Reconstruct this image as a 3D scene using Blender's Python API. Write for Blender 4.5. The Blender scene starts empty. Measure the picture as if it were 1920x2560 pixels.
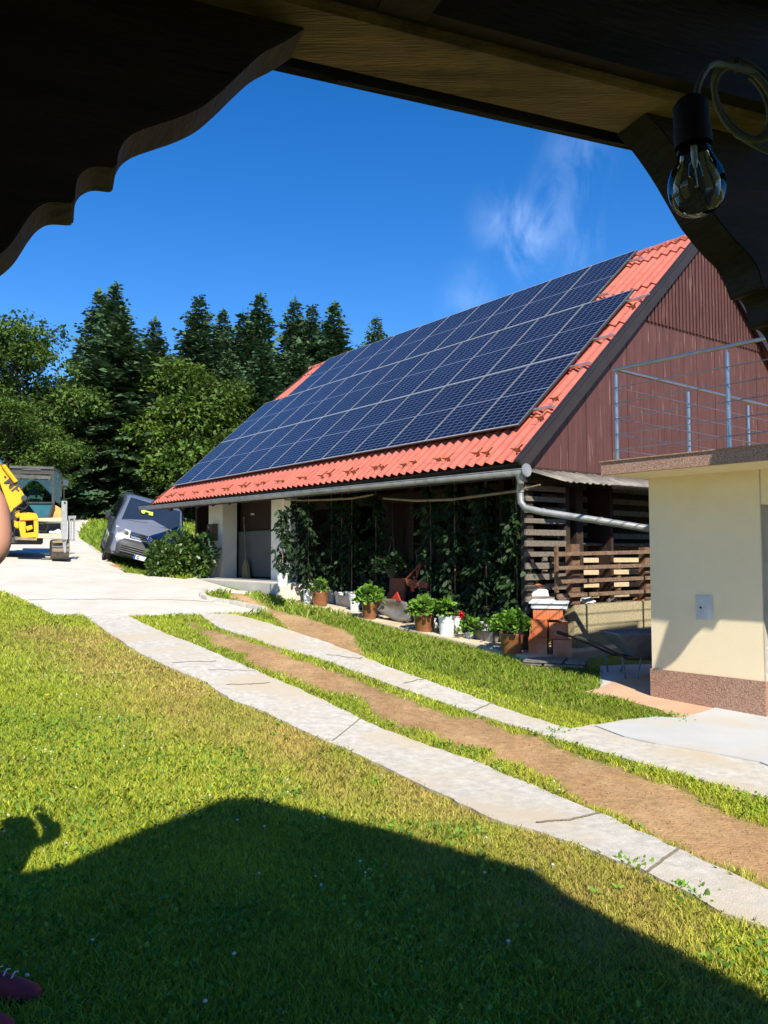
import bpy, bmesh, math, random
import numpy as np
from mathutils import Vector, Matrix, Quaternion
C = bpy.context.scene.collection
sc = bpy.context.scene
rad = math.radians
# ------------------------------------------------------------------ camera
F_PX = 2061.8; PITCH = .0537; ROLL = -.0023; EYE = 1.6
cd = bpy.data.cameras.new('camera'); cam = bpy.data.objects.new('camera', cd); C.objects.link(cam)
sc.camera = cam
cd.sensor_fit = 'VERTICAL'; cd.sensor_height = 36; cd.lens = 36 * F_PX / 2560
cd.clip_start = .02; cd.clip_end = 3000
fw = np.array([0, math.cos(PITCH), math.sin(PITCH)]); up0 = np.array([0, -math.sin(PITCH), math.cos(PITCH)]); rt0 = np.array([1., 0, 0])
rt = rt0 * math.cos(ROLL) + up0 * math.sin(ROLL); up = up0 * math.cos(ROLL) - rt0 * math.sin(ROLL)
cam.matrix_world = Matrix([[rt[0], up[0], -fw[0], 0], [rt[1], up[1], -fw[1], 0], [rt[2], up[2], -fw[2], EYE], [0, 0, 0, 1]])
# ------------------------------------------------------------------ light
SUN_AZ = rad(-15); SUN_EL = rad(42.3)          # direction the shadows point (from +Y), elevation
L = Vector((-math.sin(SUN_AZ) * math.cos(SUN_EL), -math.cos(SUN_AZ) * math.cos(SUN_EL), math.sin(SUN_EL)))
sd = bpy.data.lights.new('sun', 'SUN'); sd.energy = 5.0; sd.angle = rad(.5); sd.color = (1, .94, .83)
so = bpy.data.objects.new('sun', sd); C.objects.link(so); so.rotation_euler = L.to_track_quat('Z', 'Y').to_euler()
wd = bpy.data.worlds.new("World"); sc.world = wd; wd.use_nodes = True
nt = wd.node_tree; nt.nodes.clear()
sky = nt.nodes.new('ShaderNodeTexSky'); sky.sky_type = 'NISHITA'; sky.sun_disc = False
sky.sun_elevation = SUN_EL; sky.sun_rotation = math.atan2(L.x, L.y); sky.altitude = 600; sky.air_density = 1.0; sky.dust_density = .15; sky.ozone_density = 3.5
hs = nt.nodes.new('ShaderNodeHueSaturation'); hs.inputs['Saturation'].default_value = 1.36; hs.inputs['Hue'].default_value = .509; hs.inputs['Value'].default_value = 1.32; hs.inputs['Value'].default_value = 1.0
bg = nt.nodes.new('ShaderNodeBackground'); bg.inputs['Strength'].default_value = .115
wo = nt.nodes.new('ShaderNodeOutputWorld')
# thin wisp of cloud, placed by direction
tc = nt.nodes.new('ShaderNodeTexCoord')
def wn(t, **k):
    n = nt.nodes.new(t)
    for a, b in k.items(): setattr(n, a, b)
    return n
CLOUDS = [((x - 960) / F_PX, 1, (1280 - y) / F_PX + .054, r, m) for x, y, r, m in ((1455, 375, .036, .5), (1430, 460, .038, .55), (1400, 530, .036, .6), (1345, 560, .034, 1.), (1325, 620, .034, .8), (1440, 570, .045, .4), (1270, 535, .035, .55), (1190, 735, .035, .45))]
noi = wn('ShaderNodeTexNoise'); noi.inputs['Scale'].default_value = 12; noi.inputs['Detail'].default_value = 7; noi.inputs['Roughness'].default_value = .62; noi.inputs['Distortion'].default_value = .8
mp = wn('ShaderNodeMapping'); mp.inputs['Scale'].default_value = (1.6, 1, .75); mp.inputs['Rotation'].default_value = (0, .35, 0)
nt.links.new(tc.outputs['Generated'], mp.inputs[0]); nt.links.new(mp.outputs[0], noi.inputs['Vector'])
acc = None
for d0_, d1_, d2_, wdt, amp in CLOUDS:
    dv = Vector((d0_, d1_, d2_)).normalized()
    dist = wn('ShaderNodeVectorMath', operation='DISTANCE'); dist.inputs[1].default_value = dv
    nrm = wn('ShaderNodeVectorMath', operation='NORMALIZE'); nt.links.new(tc.outputs['Generated'], nrm.inputs[0])
    nt.links.new(nrm.outputs[0], dist.inputs[0])
    mr = wn('ShaderNodeMapRange', interpolation_type='SMOOTHSTEP'); mr.inputs['From Min'].default_value = 0; mr.inputs['From Max'].default_value = wdt * 1.6; mr.inputs['To Min'].default_value = amp * .62; mr.inputs['To Max'].default_value = 0
    nt.links.new(dist.outputs['Value'], mr.inputs['Value'])
    if acc is None: acc = mr.outputs[0]
    else:
        mx = wn('ShaderNodeMath', operation='MAXIMUM'); nt.links.new(acc, mx.inputs[0]); nt.links.new(mr.outputs[0], mx.inputs[1]); acc = mx.outputs[0]
cr = wn('ShaderNodeMapRange'); cr.inputs['From Min'].default_value = .38; cr.inputs['From Max'].default_value = .85
nt.links.new(noi.outputs['Fac'], cr.inputs['Value'])
mu = wn('ShaderNodeMath', operation='MULTIPLY'); nt.links.new(acc, mu.inputs[0]); nt.links.new(cr.outputs[0], mu.inputs[1])
mixc = wn('ShaderNodeMix', data_type='RGBA'); mixc.inputs['B'].default_value = (4.6, 6.0, 8.6, 1)
nt.links.new(sky.outputs[0], hs.inputs['Color']); nt.links.new(hs.outputs[0], mixc.inputs['A']); nt.links.new(mu.outputs[0], mixc.inputs['Factor'])
nt.links.new(mixc.outputs['Result'], bg.inputs['Color']); nt.links.new(bg.outputs[0], wo.inputs[0])
sc.view_settings.view_transform = 'Standard'; sc.view_settings.look = 'None'; sc.view_settings.exposure = .68; sc.view_settings.gamma = 1
sc.cycles.max_bounces = 8; sc.cycles.transparent_max_bounces = 16
# ------------------------------------------------------------------ picture -> place helpers (each point gets its real distance)
def ray(x, y):
    d = fw + rt * (x - 960) / F_PX + up * (1280 - y) / F_PX
    return d / d[1]
def P(x, y, Y): r = ray(x, y) * Y; return Vector((r[0], r[1], r[2] + EYE))
def G(x, y, z=0.):
    d = ray(x, y); k = (z - EYE) / d[2]; return Vector((d[0] * k, d[1] * k, z))
def onplane(x, y, o, n):
    d = Vector(ray(x, y)); c = Vector((0, 0, EYE)); return c + d * ((Vector(o) - c).dot(n) / d.dot(n))
def terr(x, y):
    w = -.6 * np.asarray(x, float) + .8 * np.asarray(y, float)
    a = (np.minimum(w, 120) - 5.56) / .7
    z = .088 * .7 * np.where(a > 20, a, np.log1p(np.exp(np.minimum(a, 20))))
    z = z - .42 * np.exp(-(((x + 6.3) / 1.1) ** 2 + ((y - 23.5) / 2.6) ** 2))     # dip where the van leans
    lx = (x - 1.8326) * .5985 - (y - 11.0032) * .8011; ly = (x - 1.8326) * .8011 + (y - 11.0032) * .5985
    sm = lambda v: np.clip(v, 0, 1) ** 2 * (3 - 2 * np.clip(v, 0, 1))
    z = z - .30 * sm((ly + .02) / .22) * sm((.12 - lx) / .2) * sm((lx + 13.4) / .3) * sm((9.8 - ly) / .3)
    return z + .012 * np.sin(x * 1.7 + y * .6) * np.sin(y * 1.3 - x * .4)
def GT(x, y):
    "point of the picture on the terrain"
    d = ray(x, y); lo = 1.0
    ks = np.concatenate([np.arange(1.5, 30, .05), np.arange(30, 140, .25)])
    h = EYE + d[2] * ks - terr(d[0] * ks, d[1] * ks)
    i = int(np.argmax(h < 0))
    if h[i] >= 0: k = 120.
    else: k = ks[i - 1] + (ks[i] - ks[i - 1]) * h[i - 1] / (h[i - 1] - h[i]) if i > 0 else ks[0]
    return Vector((d[0] * k, d[1] * k, float(terr(d[0] * k, d[1] * k))))
def inpoly(px, py, poly):
    ins = np.zeros(px.shape, bool); n = len(poly)
    for i in range(n):
        x1, y1 = poly[i]; x2, y2 = poly[(i + 1) % n]
        c = ((y1 > py) != (y2 > py)) & (px < (x2 - x1) * (py - y1) / (y2 - y1 + 1e-12) + x1)
        ins ^= c
    return ins
# ------------------------------------------------------------------ materials
def mat(name, c1, c2=None, rough=.8, scale=4., stretch=(1, 1, 1), bump=.25, bscale=40., metal=0., spec=.4, detail=5, lo=.35, hi=.65, streak=None, coat=0., trans=0., attr=None, c3=None, s3=1.2, sheen=0, bstretch=None):
    m = bpy.data.materials.new(name); m.use_nodes = True; t = m.node_tree; N = t.nodes; K = t.links
    b = N['Principled BSDF']; b.inputs['Roughness'].default_value = rough; b.inputs['Metallic'].default_value = metal
    b.inputs['Specular IOR Level'].default_value = spec; b.inputs['Coat Weight'].default_value = coat
    tcn = N.new('ShaderNodeTexCoord'); mpn = N.new('ShaderNodeMapping'); mpn.inputs['Scale'].default_value = stretch
    K.new(tcn.outputs['Object'], mpn.inputs[0])
    no = N.new('ShaderNodeTexNoise'); no.inputs['Scale'].default_value = scale; no.inputs['Detail'].default_value = detail; no.inputs['Roughness'].default_value = .6
    K.new(mpn.outputs[0], no.inputs['Vector'])
    if c2 is None: c2 = tuple(x * .72 for x in c1)
    r = N.new('ShaderNodeValToRGB'); r.color_ramp.elements[0].position = lo; r.color_ramp.elements[1].position = hi
    r.color_ramp.elements[0].color = (*c2, 1); r.color_ramp.elements[1].color = (*c1, 1)
    K.new(no.outputs['Fac'], r.inputs[0]); col = r.outputs[0]
    if c3 is not None:
        n3 = N.new('ShaderNodeTexNoise'); n3.inputs['Scale'].default_value = s3; n3.inputs['Detail'].default_value = 6; K.new(tcn.outputs['Object'], n3.inputs['Vector'])
        r3 = N.new('ShaderNodeMapRange'); r3.inputs['From Min'].default_value = .48; r3.inputs['From Max'].default_value = .66; K.new(n3.outputs['Fac'], r3.inputs['Value'])
        mx = N.new('ShaderNodeMix'); mx.data_type = 'RGBA'; K.new(r3.outputs[0], mx.inputs['Factor']); K.new(col, mx.inputs['A']); mx.inputs['B'].default_value = (*c3, 1); col = mx.outputs['Result']
    if streak:
        m4 = N.new('ShaderNodeMapping'); m4.inputs['Scale'].default_value = (1, 1, .05); K.new(tcn.outputs['Object'], m4.inputs[0])
        n4 = N.new('ShaderNodeTexNoise'); n4.inputs['Scale'].default_value = 34; n4.inputs['Detail'].default_value = 3; K.new(m4.outputs[0], n4.inputs['Vector'])
        r4 = N.new('ShaderNodeMapRange'); r4.inputs['From Min'].default_value = .64; r4.inputs['From Max'].default_value = .72; K.new(n4.outputs['Fac'], r4.inputs['Value'])
        x4 = N.new('ShaderNodeMix'); x4.data_type = 'RGBA'; K.new(r4.outputs[0], x4.inputs['Factor']); K.new(col, x4.inputs['A']); x4.inputs['B'].default_value = (*streak, 1); col = x4.outputs['Result']
    if attr:
        a = N.new('ShaderNodeVertexColor'); a.layer_name = attr
        mm = N.new('ShaderNodeMix'); mm.data_type = 'RGBA'; mm.blend_type = 'MULTIPLY'; mm.inputs['Factor'].default_value = 1
        K.new(col, mm.inputs['A']); K.new(a.outputs[0], mm.inputs['B']); col = mm.outputs['Result']
    K.new(col, b.inputs['Base Color'])
    if bump:
        bn = N.new('ShaderNodeTexNoise'); bn.inputs['Scale'].default_value = bscale; bn.inputs['Detail'].default_value = 4
        if bstretch:
            m2 = N.new('ShaderNodeMapping'); m2.inputs['Scale'].default_value = bstretch; K.new(tcn.outputs['Object'], m2.inputs[0]); K.new(m2.outputs[0], bn.inputs['Vector'])
        else: K.new(mpn.outputs[0], bn.inputs['Vector'])
        bu = N.new('ShaderNodeBump'); bu.inputs['Strength'].default_value = bump; bu.inputs['Distance'].default_value = .01
        K.new(bn.outputs['Fac'], bu.inputs['Height']); K.new(bu.outputs[0], b.inputs['Normal'])
    if trans:
        tr = N.new('ShaderNodeBsdfTranslucent'); K.new(col, tr.inputs[0]); ms = N.new('ShaderNodeMixShader'); ms.inputs[0].default_value = trans
        K.new(b.outputs[0], ms.inputs[1]); K.new(tr.outputs[0], ms.inputs[2]); K.new(ms.outputs[0], N['Material Output'].inputs[0])
    return m
def glassm(name, col=(.8, .9, .9), rough=.02, alpha=.25, ior=1.45):
    m = bpy.data.materials.new(name); m.use_nodes = True; t = m.node_tree; N = t.nodes; K = t.links; N.remove(N['Principled BSDF'])
    g = N.new('ShaderNodeBsdfGlossy'); g.inputs['Roughness'].default_value = rough; g.inputs['Color'].default_value = (1, 1, 1, 1)
    tr = N.new('ShaderNodeBsdfTransparent'); tr.inputs[0].default_value = (*col, 1)
    fr = N.new('ShaderNodeFresnel'); fr.inputs[0].default_value = ior
    ad = N.new('ShaderNodeMath'); ad.operation = 'ADD'; ad.inputs[1].default_value = alpha; ad.use_clamp = True; K.new(fr.outputs[0], ad.inputs[0])
    mx = N.new('ShaderNodeMixShader'); K.new(ad.outputs[0], mx.inputs[0]); K.new(tr.outputs[0], mx.inputs[1]); K.new(g.outputs[0], mx.inputs[2]); K.new(mx.outputs[0], N['Material Output'].inputs[0])
    return m
T = {}
T['concrete'] = mat('pale concrete', (.62, .58, .49), (.50, .46, .39), .9, 1.3, bump=.5, bscale=60, c3=(.54, .49, .40), s3=4)
T['concrete_old'] = mat('weathered grey concrete', (.58, .54, .46), (.40, .37, .31), .92, 14, bump=.5, bscale=130, lo=.32, hi=.66, c3=(.50, .42, .30), s3=1.1, detail=9)
T['concrete_grey'] = mat('smooth light grey concrete', (.50, .50, .48), (.44, .44, .42), .85, 1.1, bump=.2, bscale=80, c3=(.48, .44, .37), s3=1.6)
T['concrete_cream'] = mat('cream dusty concrete', (.60, .50, .34), (.46, .38, .25), .9, 2, bump=.5, bscale=50)
T['terracotta_screed'] = mat('red brown screed', (.56, .36, .22), (.48, .30, .19), .85, 2, bump=.2)
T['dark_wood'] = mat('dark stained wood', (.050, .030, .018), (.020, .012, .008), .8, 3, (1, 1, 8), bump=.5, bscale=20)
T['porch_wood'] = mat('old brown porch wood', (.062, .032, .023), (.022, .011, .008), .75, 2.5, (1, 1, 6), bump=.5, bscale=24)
T['beam_wood'] = mat('weathered pale brown beam', (.52, .29, .155), (.26, .14, .08), .8, 3, (1, 9, 9), bump=.6, bscale=30, c3=(.09, .05, .025), s3=5)
T['cladding'] = mat('reddish brown painted cladding', (.115, .043, .034), (.066, .024, .019), .6, 3, (7, 7, .5), bump=.3, bscale=20, lo=.3, hi=.75, streak=(.25, .15, .12))
T['rake'] = mat('dark brown painted metal', (.030, .022, .018), (.024, .017, .014), .5, 3, bump=.05)
T['tile'] = mat('red clay coloured roof sheets', (.47, .125, .085), (.37, .095, .065), .55, 6, bump=.12, bscale=60, c3=(.44, .12, .078), s3=1.5)
T['zinc'] = mat('zinc', (.34, .35, .35), (.20, .21, .21), .45, 6, metal=.35, bump=.08, c3=(.32, .31, .29), s3=5)
T['alu'] = mat('aluminium', (.72, .73, .74), (.62, .63, .64), .35, 8, metal=.85, bump=0)
T['frame_edge'] = mat('bright anodised frame', (.46, .48, .50), None, .5, 8, metal=0, bump=0)
T['steel'] = mat('polished stainless steel', (.42, .42, .43), (.34, .34, .35), .28, 10, metal=.9, bump=0)
T['white_plaster'] = mat('white wall plaster', (.78, .72, .60), (.70, .65, .55), .9, 2, bump=.3, bscale=50)
T['yellow_plaster'] = mat('pale yellow facade plaster', (.84, .71, .47), (.80, .67, .44), .92, 1.2, bump=.5, bscale=160, c3=(.79, .66, .43), s3=2.5)
T['white_reveal'] = mat('white painted reveal', (.8, .8, .77), None, .85, 2, bump=.1)
T['mosaic'] = mat('brown pebble plaster', (.47, .29, .20), (.24, .135, .09), .75, 75, bump=1, bscale=90, lo=.36, hi=.64, detail=2)
T['pebble'] = mat('yellowish rough cast concrete', (.52, .44, .26), (.24, .20, .12), .92, 60, bump=1, bscale=70, c3=(.34, .29, .18), s3=2)
T['old_wood'] = mat('old grey brown wood', (.23, .13, .075), (.10, .055, .032), .85, 4, (1.5, 1.5, 7), bump=.5, bscale=20)
T['rail_wood'] = mat('grey brown rails', (.26, .17, .11), (.12, .07, .045), .85, 4, (1, 8, 8), bump=.5, bscale=20)
T['slat_wood'] = mat('grey weathered slats', (.22, .19, .15), (.11, .09, .07), .9, 4, (1, 8, 8), bump=.4)
T['pale_wood'] = mat('fresh sawn pale boards', (.62, .50, .33), (.52, .40, .25), .85, 3, (1, 6, 6), bump=.3)
T['fibre'] = mat('grey fibre cement', (.22, .19, .165), (.13, .115, .10), .9, 7, bump=.4, c3=(.28, .25, .2), s3=3)
T['brick'] = mat('orange clay block', (.58, .17, .06), (.46, .13, .05), .85, 5, bump=.4, c3=(.62, .28, .17), s3=3)
T['white_plastic'] = mat('white plastic', (.72, .73, .72), (.64, .65, .64), .4, 3, bump=.05)
T['grey_plastic'] = mat('pale grey plastic', (.45, .48, .52), None, .5, 3, bump=.05)
T['brown_pot'] = mat('glazed brown pot', (.26, .105, .04), (.18, .07, .028), .35, 6, (1, 1, 4), bump=.1, spec=.6)
T['soil'] = mat('dark soil', (.05, .033, .02), None, .95, 20, bump=.8)
T['rust'] = mat('rusty red painted iron', (.30, .075, .04), (.14, .045, .028), .7, 8, bump=.4)
T['share_steel'] = mat('worn plough steel', (.33, .29, .25), (.20, .17, .15), .45, 5, metal=.5, bump=.2)
T['red_paint'] = mat('bright red paint', (.62, .05, .03), None, .5, 4, bump=.1)
T['stick'] = mat('dry peeled pole', (.30, .21, .12), (.2, .13, .07), .85, 10, bump=.4)
T['broom'] = mat('straw broom', (.38, .27, .13), (.24, .16, .07), .9, 30, (6, 6, 1), bump=.7, bscale=60)
T['black'] = mat('black bakelite', (.010, .010, .011), None, .75, 5, bump=0)
T['rubber'] = mat('black rubber', (.022, .022, .022), None, .8, 10, bump=.3)
T['van_paint'] = mat('blue grey metallic paint', (.20, .22, .27), (.18, .20, .25), .35, 2, metal=.4, bump=0, coat=.8)
T['van_plastic'] = mat('dark grey plastic', (.035, .036, .04), None, .55, 5, bump=.1)
T['van_glass'] = glassm('dark car glass', (.10, .13, .15), .02, .07)
T['chrome'] = mat('chrome', (.8, .8, .82), None, .12, 5, metal=1, bump=0)
T['lamp_glass'] = mat('clear headlight', (.62, .66, .72), (.35, .38, .42), .1, 30, bump=.1, coat=1)
T['hivis'] = mat('high visibility yellow cloth', (.55, .72, .08), None, .8, 5, bump=.2)
T['plate'] = mat('white number plate', (.75, .77, .8), None, .5, 4, bump=0)
T['plate_blue'] = mat('blue plate band', (.02, .08, .45), None, .5, 4, bump=0)
T['ex_yellow'] = mat('yellow machine paint', (.80, .43, .008), (.68, .35, .01), .4, 4, bump=.1, c3=(.70, .37, .02), s3=4)
T['ex_orange'] = mat('orange yellow hood', (.80, .42, .12), None, .45, 4, bump=.05)
T['ex_dark'] = mat('dark painted steel', (.05, .055, .05), (.035, .035, .035), .5, 6, bump=.2)
T['ex_cab'] = mat('dark grey cab steel', (.10, .10, .095), (.06, .06, .058), .5, 6, bump=.2)
T['ex_grey'] = mat('galvanised plate', (.36, .36, .35), (.27, .27, .26), .5, 7, metal=.4, bump=.2)
T['ex_glass'] = glassm('blue green cab glass', (.40, .60, .60), .02, .03)
T['ex_bluepane'] = glassm('blue tinted cab pane', (.25, .48, .72), .03, .25)
T['mud'] = mat('dry mud on steel', (.30, .23, .16), (.17, .13, .09), .95, 8, bump=.8)
T['seat'] = mat('grey seat cloth', (.22, .24, .21), None, .9, 5, bump=.3)
T['letter'] = mat('dark lettering', (.06, .05, .045), None, .6, 8, bump=0)
T['needle'] = mat('dark conifer needles', (.075, .135, .055), (.045, .085, .040), .75, .8, bump=0, attr='Col', trans=.12, spec=.2)
T['leaf'] = mat('broad leaves', (.098, .165, .026), (.052, .102, .018), .6, .35, bump=0, attr='Col', trans=.3, spec=.3)
T['leaf_laurel'] = mat('glossy shrub leaves', (.085, .16, .025), (.05, .10, .02), .4, 2, bump=0, attr='Col', trans=.25, spec=.5)
T['leaf_ger'] = mat('fresh green pot leaves', (.17, .33, .035), (.11, .24, .028), .55, 5, bump=0, attr='Col', trans=.3, spec=.3)
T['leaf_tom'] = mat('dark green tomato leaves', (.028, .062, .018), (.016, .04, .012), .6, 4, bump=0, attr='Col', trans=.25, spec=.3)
T['bark'] = mat('grey brown bark', (.13, .10, .075), (.07, .05, .04), .95, 4, (3, 3, 1), bump=.8)
T['grass'] = mat('grass blades', (1, 1, 1), (.82, .82, .82), .6, .9, bump=0, attr='Col', trans=.3, spec=.25)
T['ground'] = mat('lawn soil', (1, 1, 1), (.6, .6, .6), .95, 14, bump=1, bscale=45, attr='Col', lo=.3, hi=.7, detail=9)
T['petal'] = mat('white clover heads', (.72, .70, .62), None, .8, 30, bump=.3)
T['petal_red'] = mat('red petals', (.7, .01, .04), None, .6, 30, bump=0)
T['petal_yellow'] = mat('yellow petals', (.8, .55, .02), None, .6, 30, bump=0)
T['skin'] = mat('sunlit skin', (.50, .25, .16), (.44, .21, .13), .5, 8, bump=.1, bscale=200)
T['shoe'] = mat('dark red shoe leather', (.40, .03, .035), (.19, .022, .03), .6, 20, bump=.3)
T['shorts'] = mat('dark cloth', (.03, .025, .022), None, .9, 20, bump=.3)
T['hair'] = mat('dark hair', (.03, .02, .012), None, .6, 40, (1, 1, 6), bump=.4)
T['slate'] = mat('grey flat slabs', (.22, .20, .17), (.10, .09, .075), .9, 6, bump=.5)
T['stone'] = mat('grey rock', (.30, .27, .23), (.17, .15, .13), .9, 6, bump=.8)
T['cord'] = mat('dusty white cable', (.20, .19, .15), (.14, .13, .10), .7, 30, bump=.3)
T['plate_grey'] = mat('light grey meter door', (.62, .64, .64), None, .5, 3, bump=.03)
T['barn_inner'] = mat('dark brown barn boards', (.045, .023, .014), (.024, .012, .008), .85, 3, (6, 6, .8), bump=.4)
T['inner_wall'] = mat('grey inner door', (.12, .115, .105), (.10, .095, .088), .8, 3, bump=.1)
# ------------------------------------------------------------------ mesh helpers
class MB:
    def __init__(s): s.v = []; s.f = []
    def add(s, vs, fs):
        n = len(s.v); s.v += [tuple(v) for v in vs]; s.f += [tuple(i + n for i in f) for f in fs]; return s
    def box(s, x0, x1, y0, y1, z0, z1, M=None):
        vs = [Vector((x, y, z)) for x in (x0, x1) for y in (y0, y1) for z in (z0, z1)]
        if M is not None: vs = [M @ v for v in vs]
        return s.add(vs, [(0, 1, 3, 2), (4, 6, 7, 5), (0, 4, 5, 1), (2, 3, 7, 6), (0, 2, 6, 4), (1, 5, 7, 3)])
    def bar(s, a, b, w, h, upv=(0, 0, 1)):
        a = Vector(a); b = Vector(b); d = (b - a); ln = d.length; d.normalize(); u = Vector(upv)
        x = d.cross(u)
        if x.length < 1e-4: x = d.cross(Vector((1, 0, 0)))
        x.normalize(); z = x.cross(d)
        M = Matrix(((x.x, d.x, z.x, a.x), (x.y, d.y, z.y, a.y), (x.z, d.z, z.z, a.z), (0, 0, 0, 1)))
        return s.box(-w / 2, w / 2, 0, ln, -h / 2, h / 2, M)
    def tube(s, pts, r, n=8, caps=True):
        pts = [Vector(p) for p in pts]; rs = r if isinstance(r, (list, tuple)) else [r] * len(pts)
        base = len(s.v); prev = None
        for i, p in enumerate(pts):
            d = (pts[min(i + 1, len(pts) - 1)] - pts[max(i - 1, 0)]).normalized()
            if prev is None:
                a = d.cross(Vector((0, 0, 1)))
                if a.length < .05: a = d.cross(Vector((1, 0, 0)))
            else: a = prev - d * prev.dot(d)
            a.normalize(); prev = a; b = d.cross(a)
            for k in range(n):
                t = 2 * math.pi * k / n; s.v.append(tuple(p + (a * math.cos(t) + b * math.sin(t)) * rs[i]))
        for i in range(len(pts) - 1):
            for k in range(n):
                s.f.append((base + i * n + k, base + i * n + (k + 1) % n, base + (i + 1) * n + (k + 1) % n, base + (i + 1) * n + k))
        if caps: s.f.append(tuple(base + k for k in range(n))[::-1]); s.f.append(tuple(base + (len(pts) - 1) * n + k for k in range(n)))
        return s
    def lathe(s, prof, n=24, M=None, caps=True):
        base = len(s.v)
        for r, z in prof:
            for k in range(n):
                t = 2 * math.pi * k / n; v = Vector((r * math.cos(t), r * math.sin(t), z)); s.v.append(tuple(M @ v if M is not None else v))
        for i in range(len(prof) - 1):
            for k in range(n): s.f.append((base + i * n + k, base + i * n + (k + 1) % n, base + (i + 1) * n + (k + 1) % n, base + (i + 1) * n + k))
        if caps: s.f.append(tuple(base + k for k in range(n))[::-1]); s.f.append(tuple(base + (len(prof) - 1) * n + k for k in range(n)))
        return s
    def prism(s, poly, ext):
        "3D polygon extruded by a vector"
        n = len(poly); e = Vector(ext); vs = [Vector(p) for p in poly] + [Vector(p) + e for p in poly]
        return s.add(vs, [tuple(range(n))[::-1], tuple(range(n, 2 * n))] + [(i, (i + 1) % n, n + (i + 1) % n, n + i) for i in range(n)])
    def build(s, name, m=None, parent=None, bevel=0, smooth=False, col=None, sub=0):
        me = bpy.data.meshes.new(name); me.from_pydata(s.v, [], s.f); me.update()
        b = bmesh.new(); b.from_mesh(me); bmesh.ops.recalc_face_normals(b, faces=b.faces)
        if bevel: bmesh.ops.bevel(b, geom=[e for e in b.edges if len(e.link_faces) == 2 and e.calc_face_angle(0) > .6], offset=bevel, segments=2, affect='EDGES', clamp_overlap=True)
        b.to_mesh(me); b.free()
        if smooth:
            me.shade_smooth(); 
            if hasattr(me, 'set_sharp_from_angle'): me.set_sharp_from_angle(angle=rad(40))
        if m is not None: me.materials.append(T[m] if isinstance(m, str) else m)
        o = bpy.data.objects.new(name, me); C.objects.link(o)
        if parent is not None: o.parent = parent
        if sub:
            md = o.modifiers.new('sub', 'SUBSURF'); md.levels = sub; md.render_levels = sub
        return o
def tag(o, label=None, cat=None, group=None, kind=None):
    for k, v in (('label', label), ('category', cat), ('group', group), ('kind', kind)):
        if v: o[k] = v
    return o
def thing(name, loc, label, cat, group=None, rz=0.):
    o = bpy.data.objects.new(name, None); C.objects.link(o); o.location = loc; o.rotation_euler = (0, 0, rz); o.empty_display_size = .2
    return tag(o, label, cat, group)
def copy_tree(o, parent=None):
    c = o.copy(); C.objects.link(c)
    if parent is not None: c.parent = parent
    for ch in [x for x in o.children]: copy_tree(ch, c)
    return c
def fast_mesh(name, verts, faces4, m, parent=None, colors=None):
    "numpy arrays: verts (n,3), faces (k,3|4), per-vertex colours"
    me = bpy.data.meshes.new(name); n = len(verts); k, w = faces4.shape
    me.vertices.add(n); me.vertices.foreach_set('co', np.ascontiguousarray(verts, np.float32).ravel())
    me.loops.add(k * w); me.loops.foreach_set('vertex_index', np.ascontiguousarray(faces4, np.int32).ravel())
    me.polygons.add(k); me.polygons.foreach_set('loop_start', np.arange(0, k * w, w, dtype=np.int32)); me.polygons.foreach_set('loop_total', np.full(k, w, np.int32))
    me.update(calc_edges=True)
    if colors is not None:
        a = me.color_attributes.new('Col', 'FLOAT_COLOR', 'POINT'); c4 = np.ones((n, 4), np.float32); c4[:, :3] = colors; a.data.foreach_set('color', c4.ravel())
    me.materials.append(T[m])
    o = bpy.data.objects.new(name, me); C.objects.link(o)
    if parent is not None: o.parent = parent
    return o
LEAF = {'quad': np.array([(0, 0, 0), (.5, .28, .04), (1, 0, 0), (.5, -.28, .04)]),
        'oval': np.array([(0, 0, 0), (.3, .22, .03), (.75, .2, .02), (1, 0, -.06), (.75, -.2, .02), (.3, -.22, .03)]),
        'round': np.array([(0, 0, 0), (.25, .45, .1), (.75, .45, .12), (1, 0, .06), (.75, -.45, .12), (.25, -.45, .1)])}
def leaves(name, pos, size, m, parent, rng, shape='quad', dirs=None, spread=1., var=.35, tint=None, droop=0.):
    pos = np.asarray(pos, float); n = len(pos); L0 = LEAF[shape]; k = len(L0)
    d = rng.normal(size=(n, 3)) * spread
    if dirs is not None: d += dirs
    d[:, 2] -= droop
    d /= np.linalg.norm(d, axis=1)[:, None] + 1e-9
    upv = rng.normal(size=(n, 3)) * .6 + [0, 0, 1]
    s = np.cross(upv, d); s /= np.linalg.norm(s, axis=1)[:, None] + 1e-9; nn = np.cross(d, s)
    sz = np.broadcast_to(np.asarray(size, float), (n,)) * rng.uniform(.65, 1.3, n)
    V = pos[:, None, :] + sz[:, None, None] * (L0[None, :, 0, None] * d[:, None, :] + L0[None, :, 1, None] * s[:, None, :] + L0[None, :, 2, None] * nn[:, None, :])
    V = V.reshape(-1, 3); Fc = np.arange(n * k).reshape(n, k)
    c = rng.uniform(1 - var, 1 + var, (n, 1)) * np.ones((1, 3)); c[:, 0] *= rng.uniform(.85, 1.25, n)
    if tint is not None: c *= tint
    return fast_mesh(name, V, Fc, m, parent, np.repeat(c, k, 0))
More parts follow.
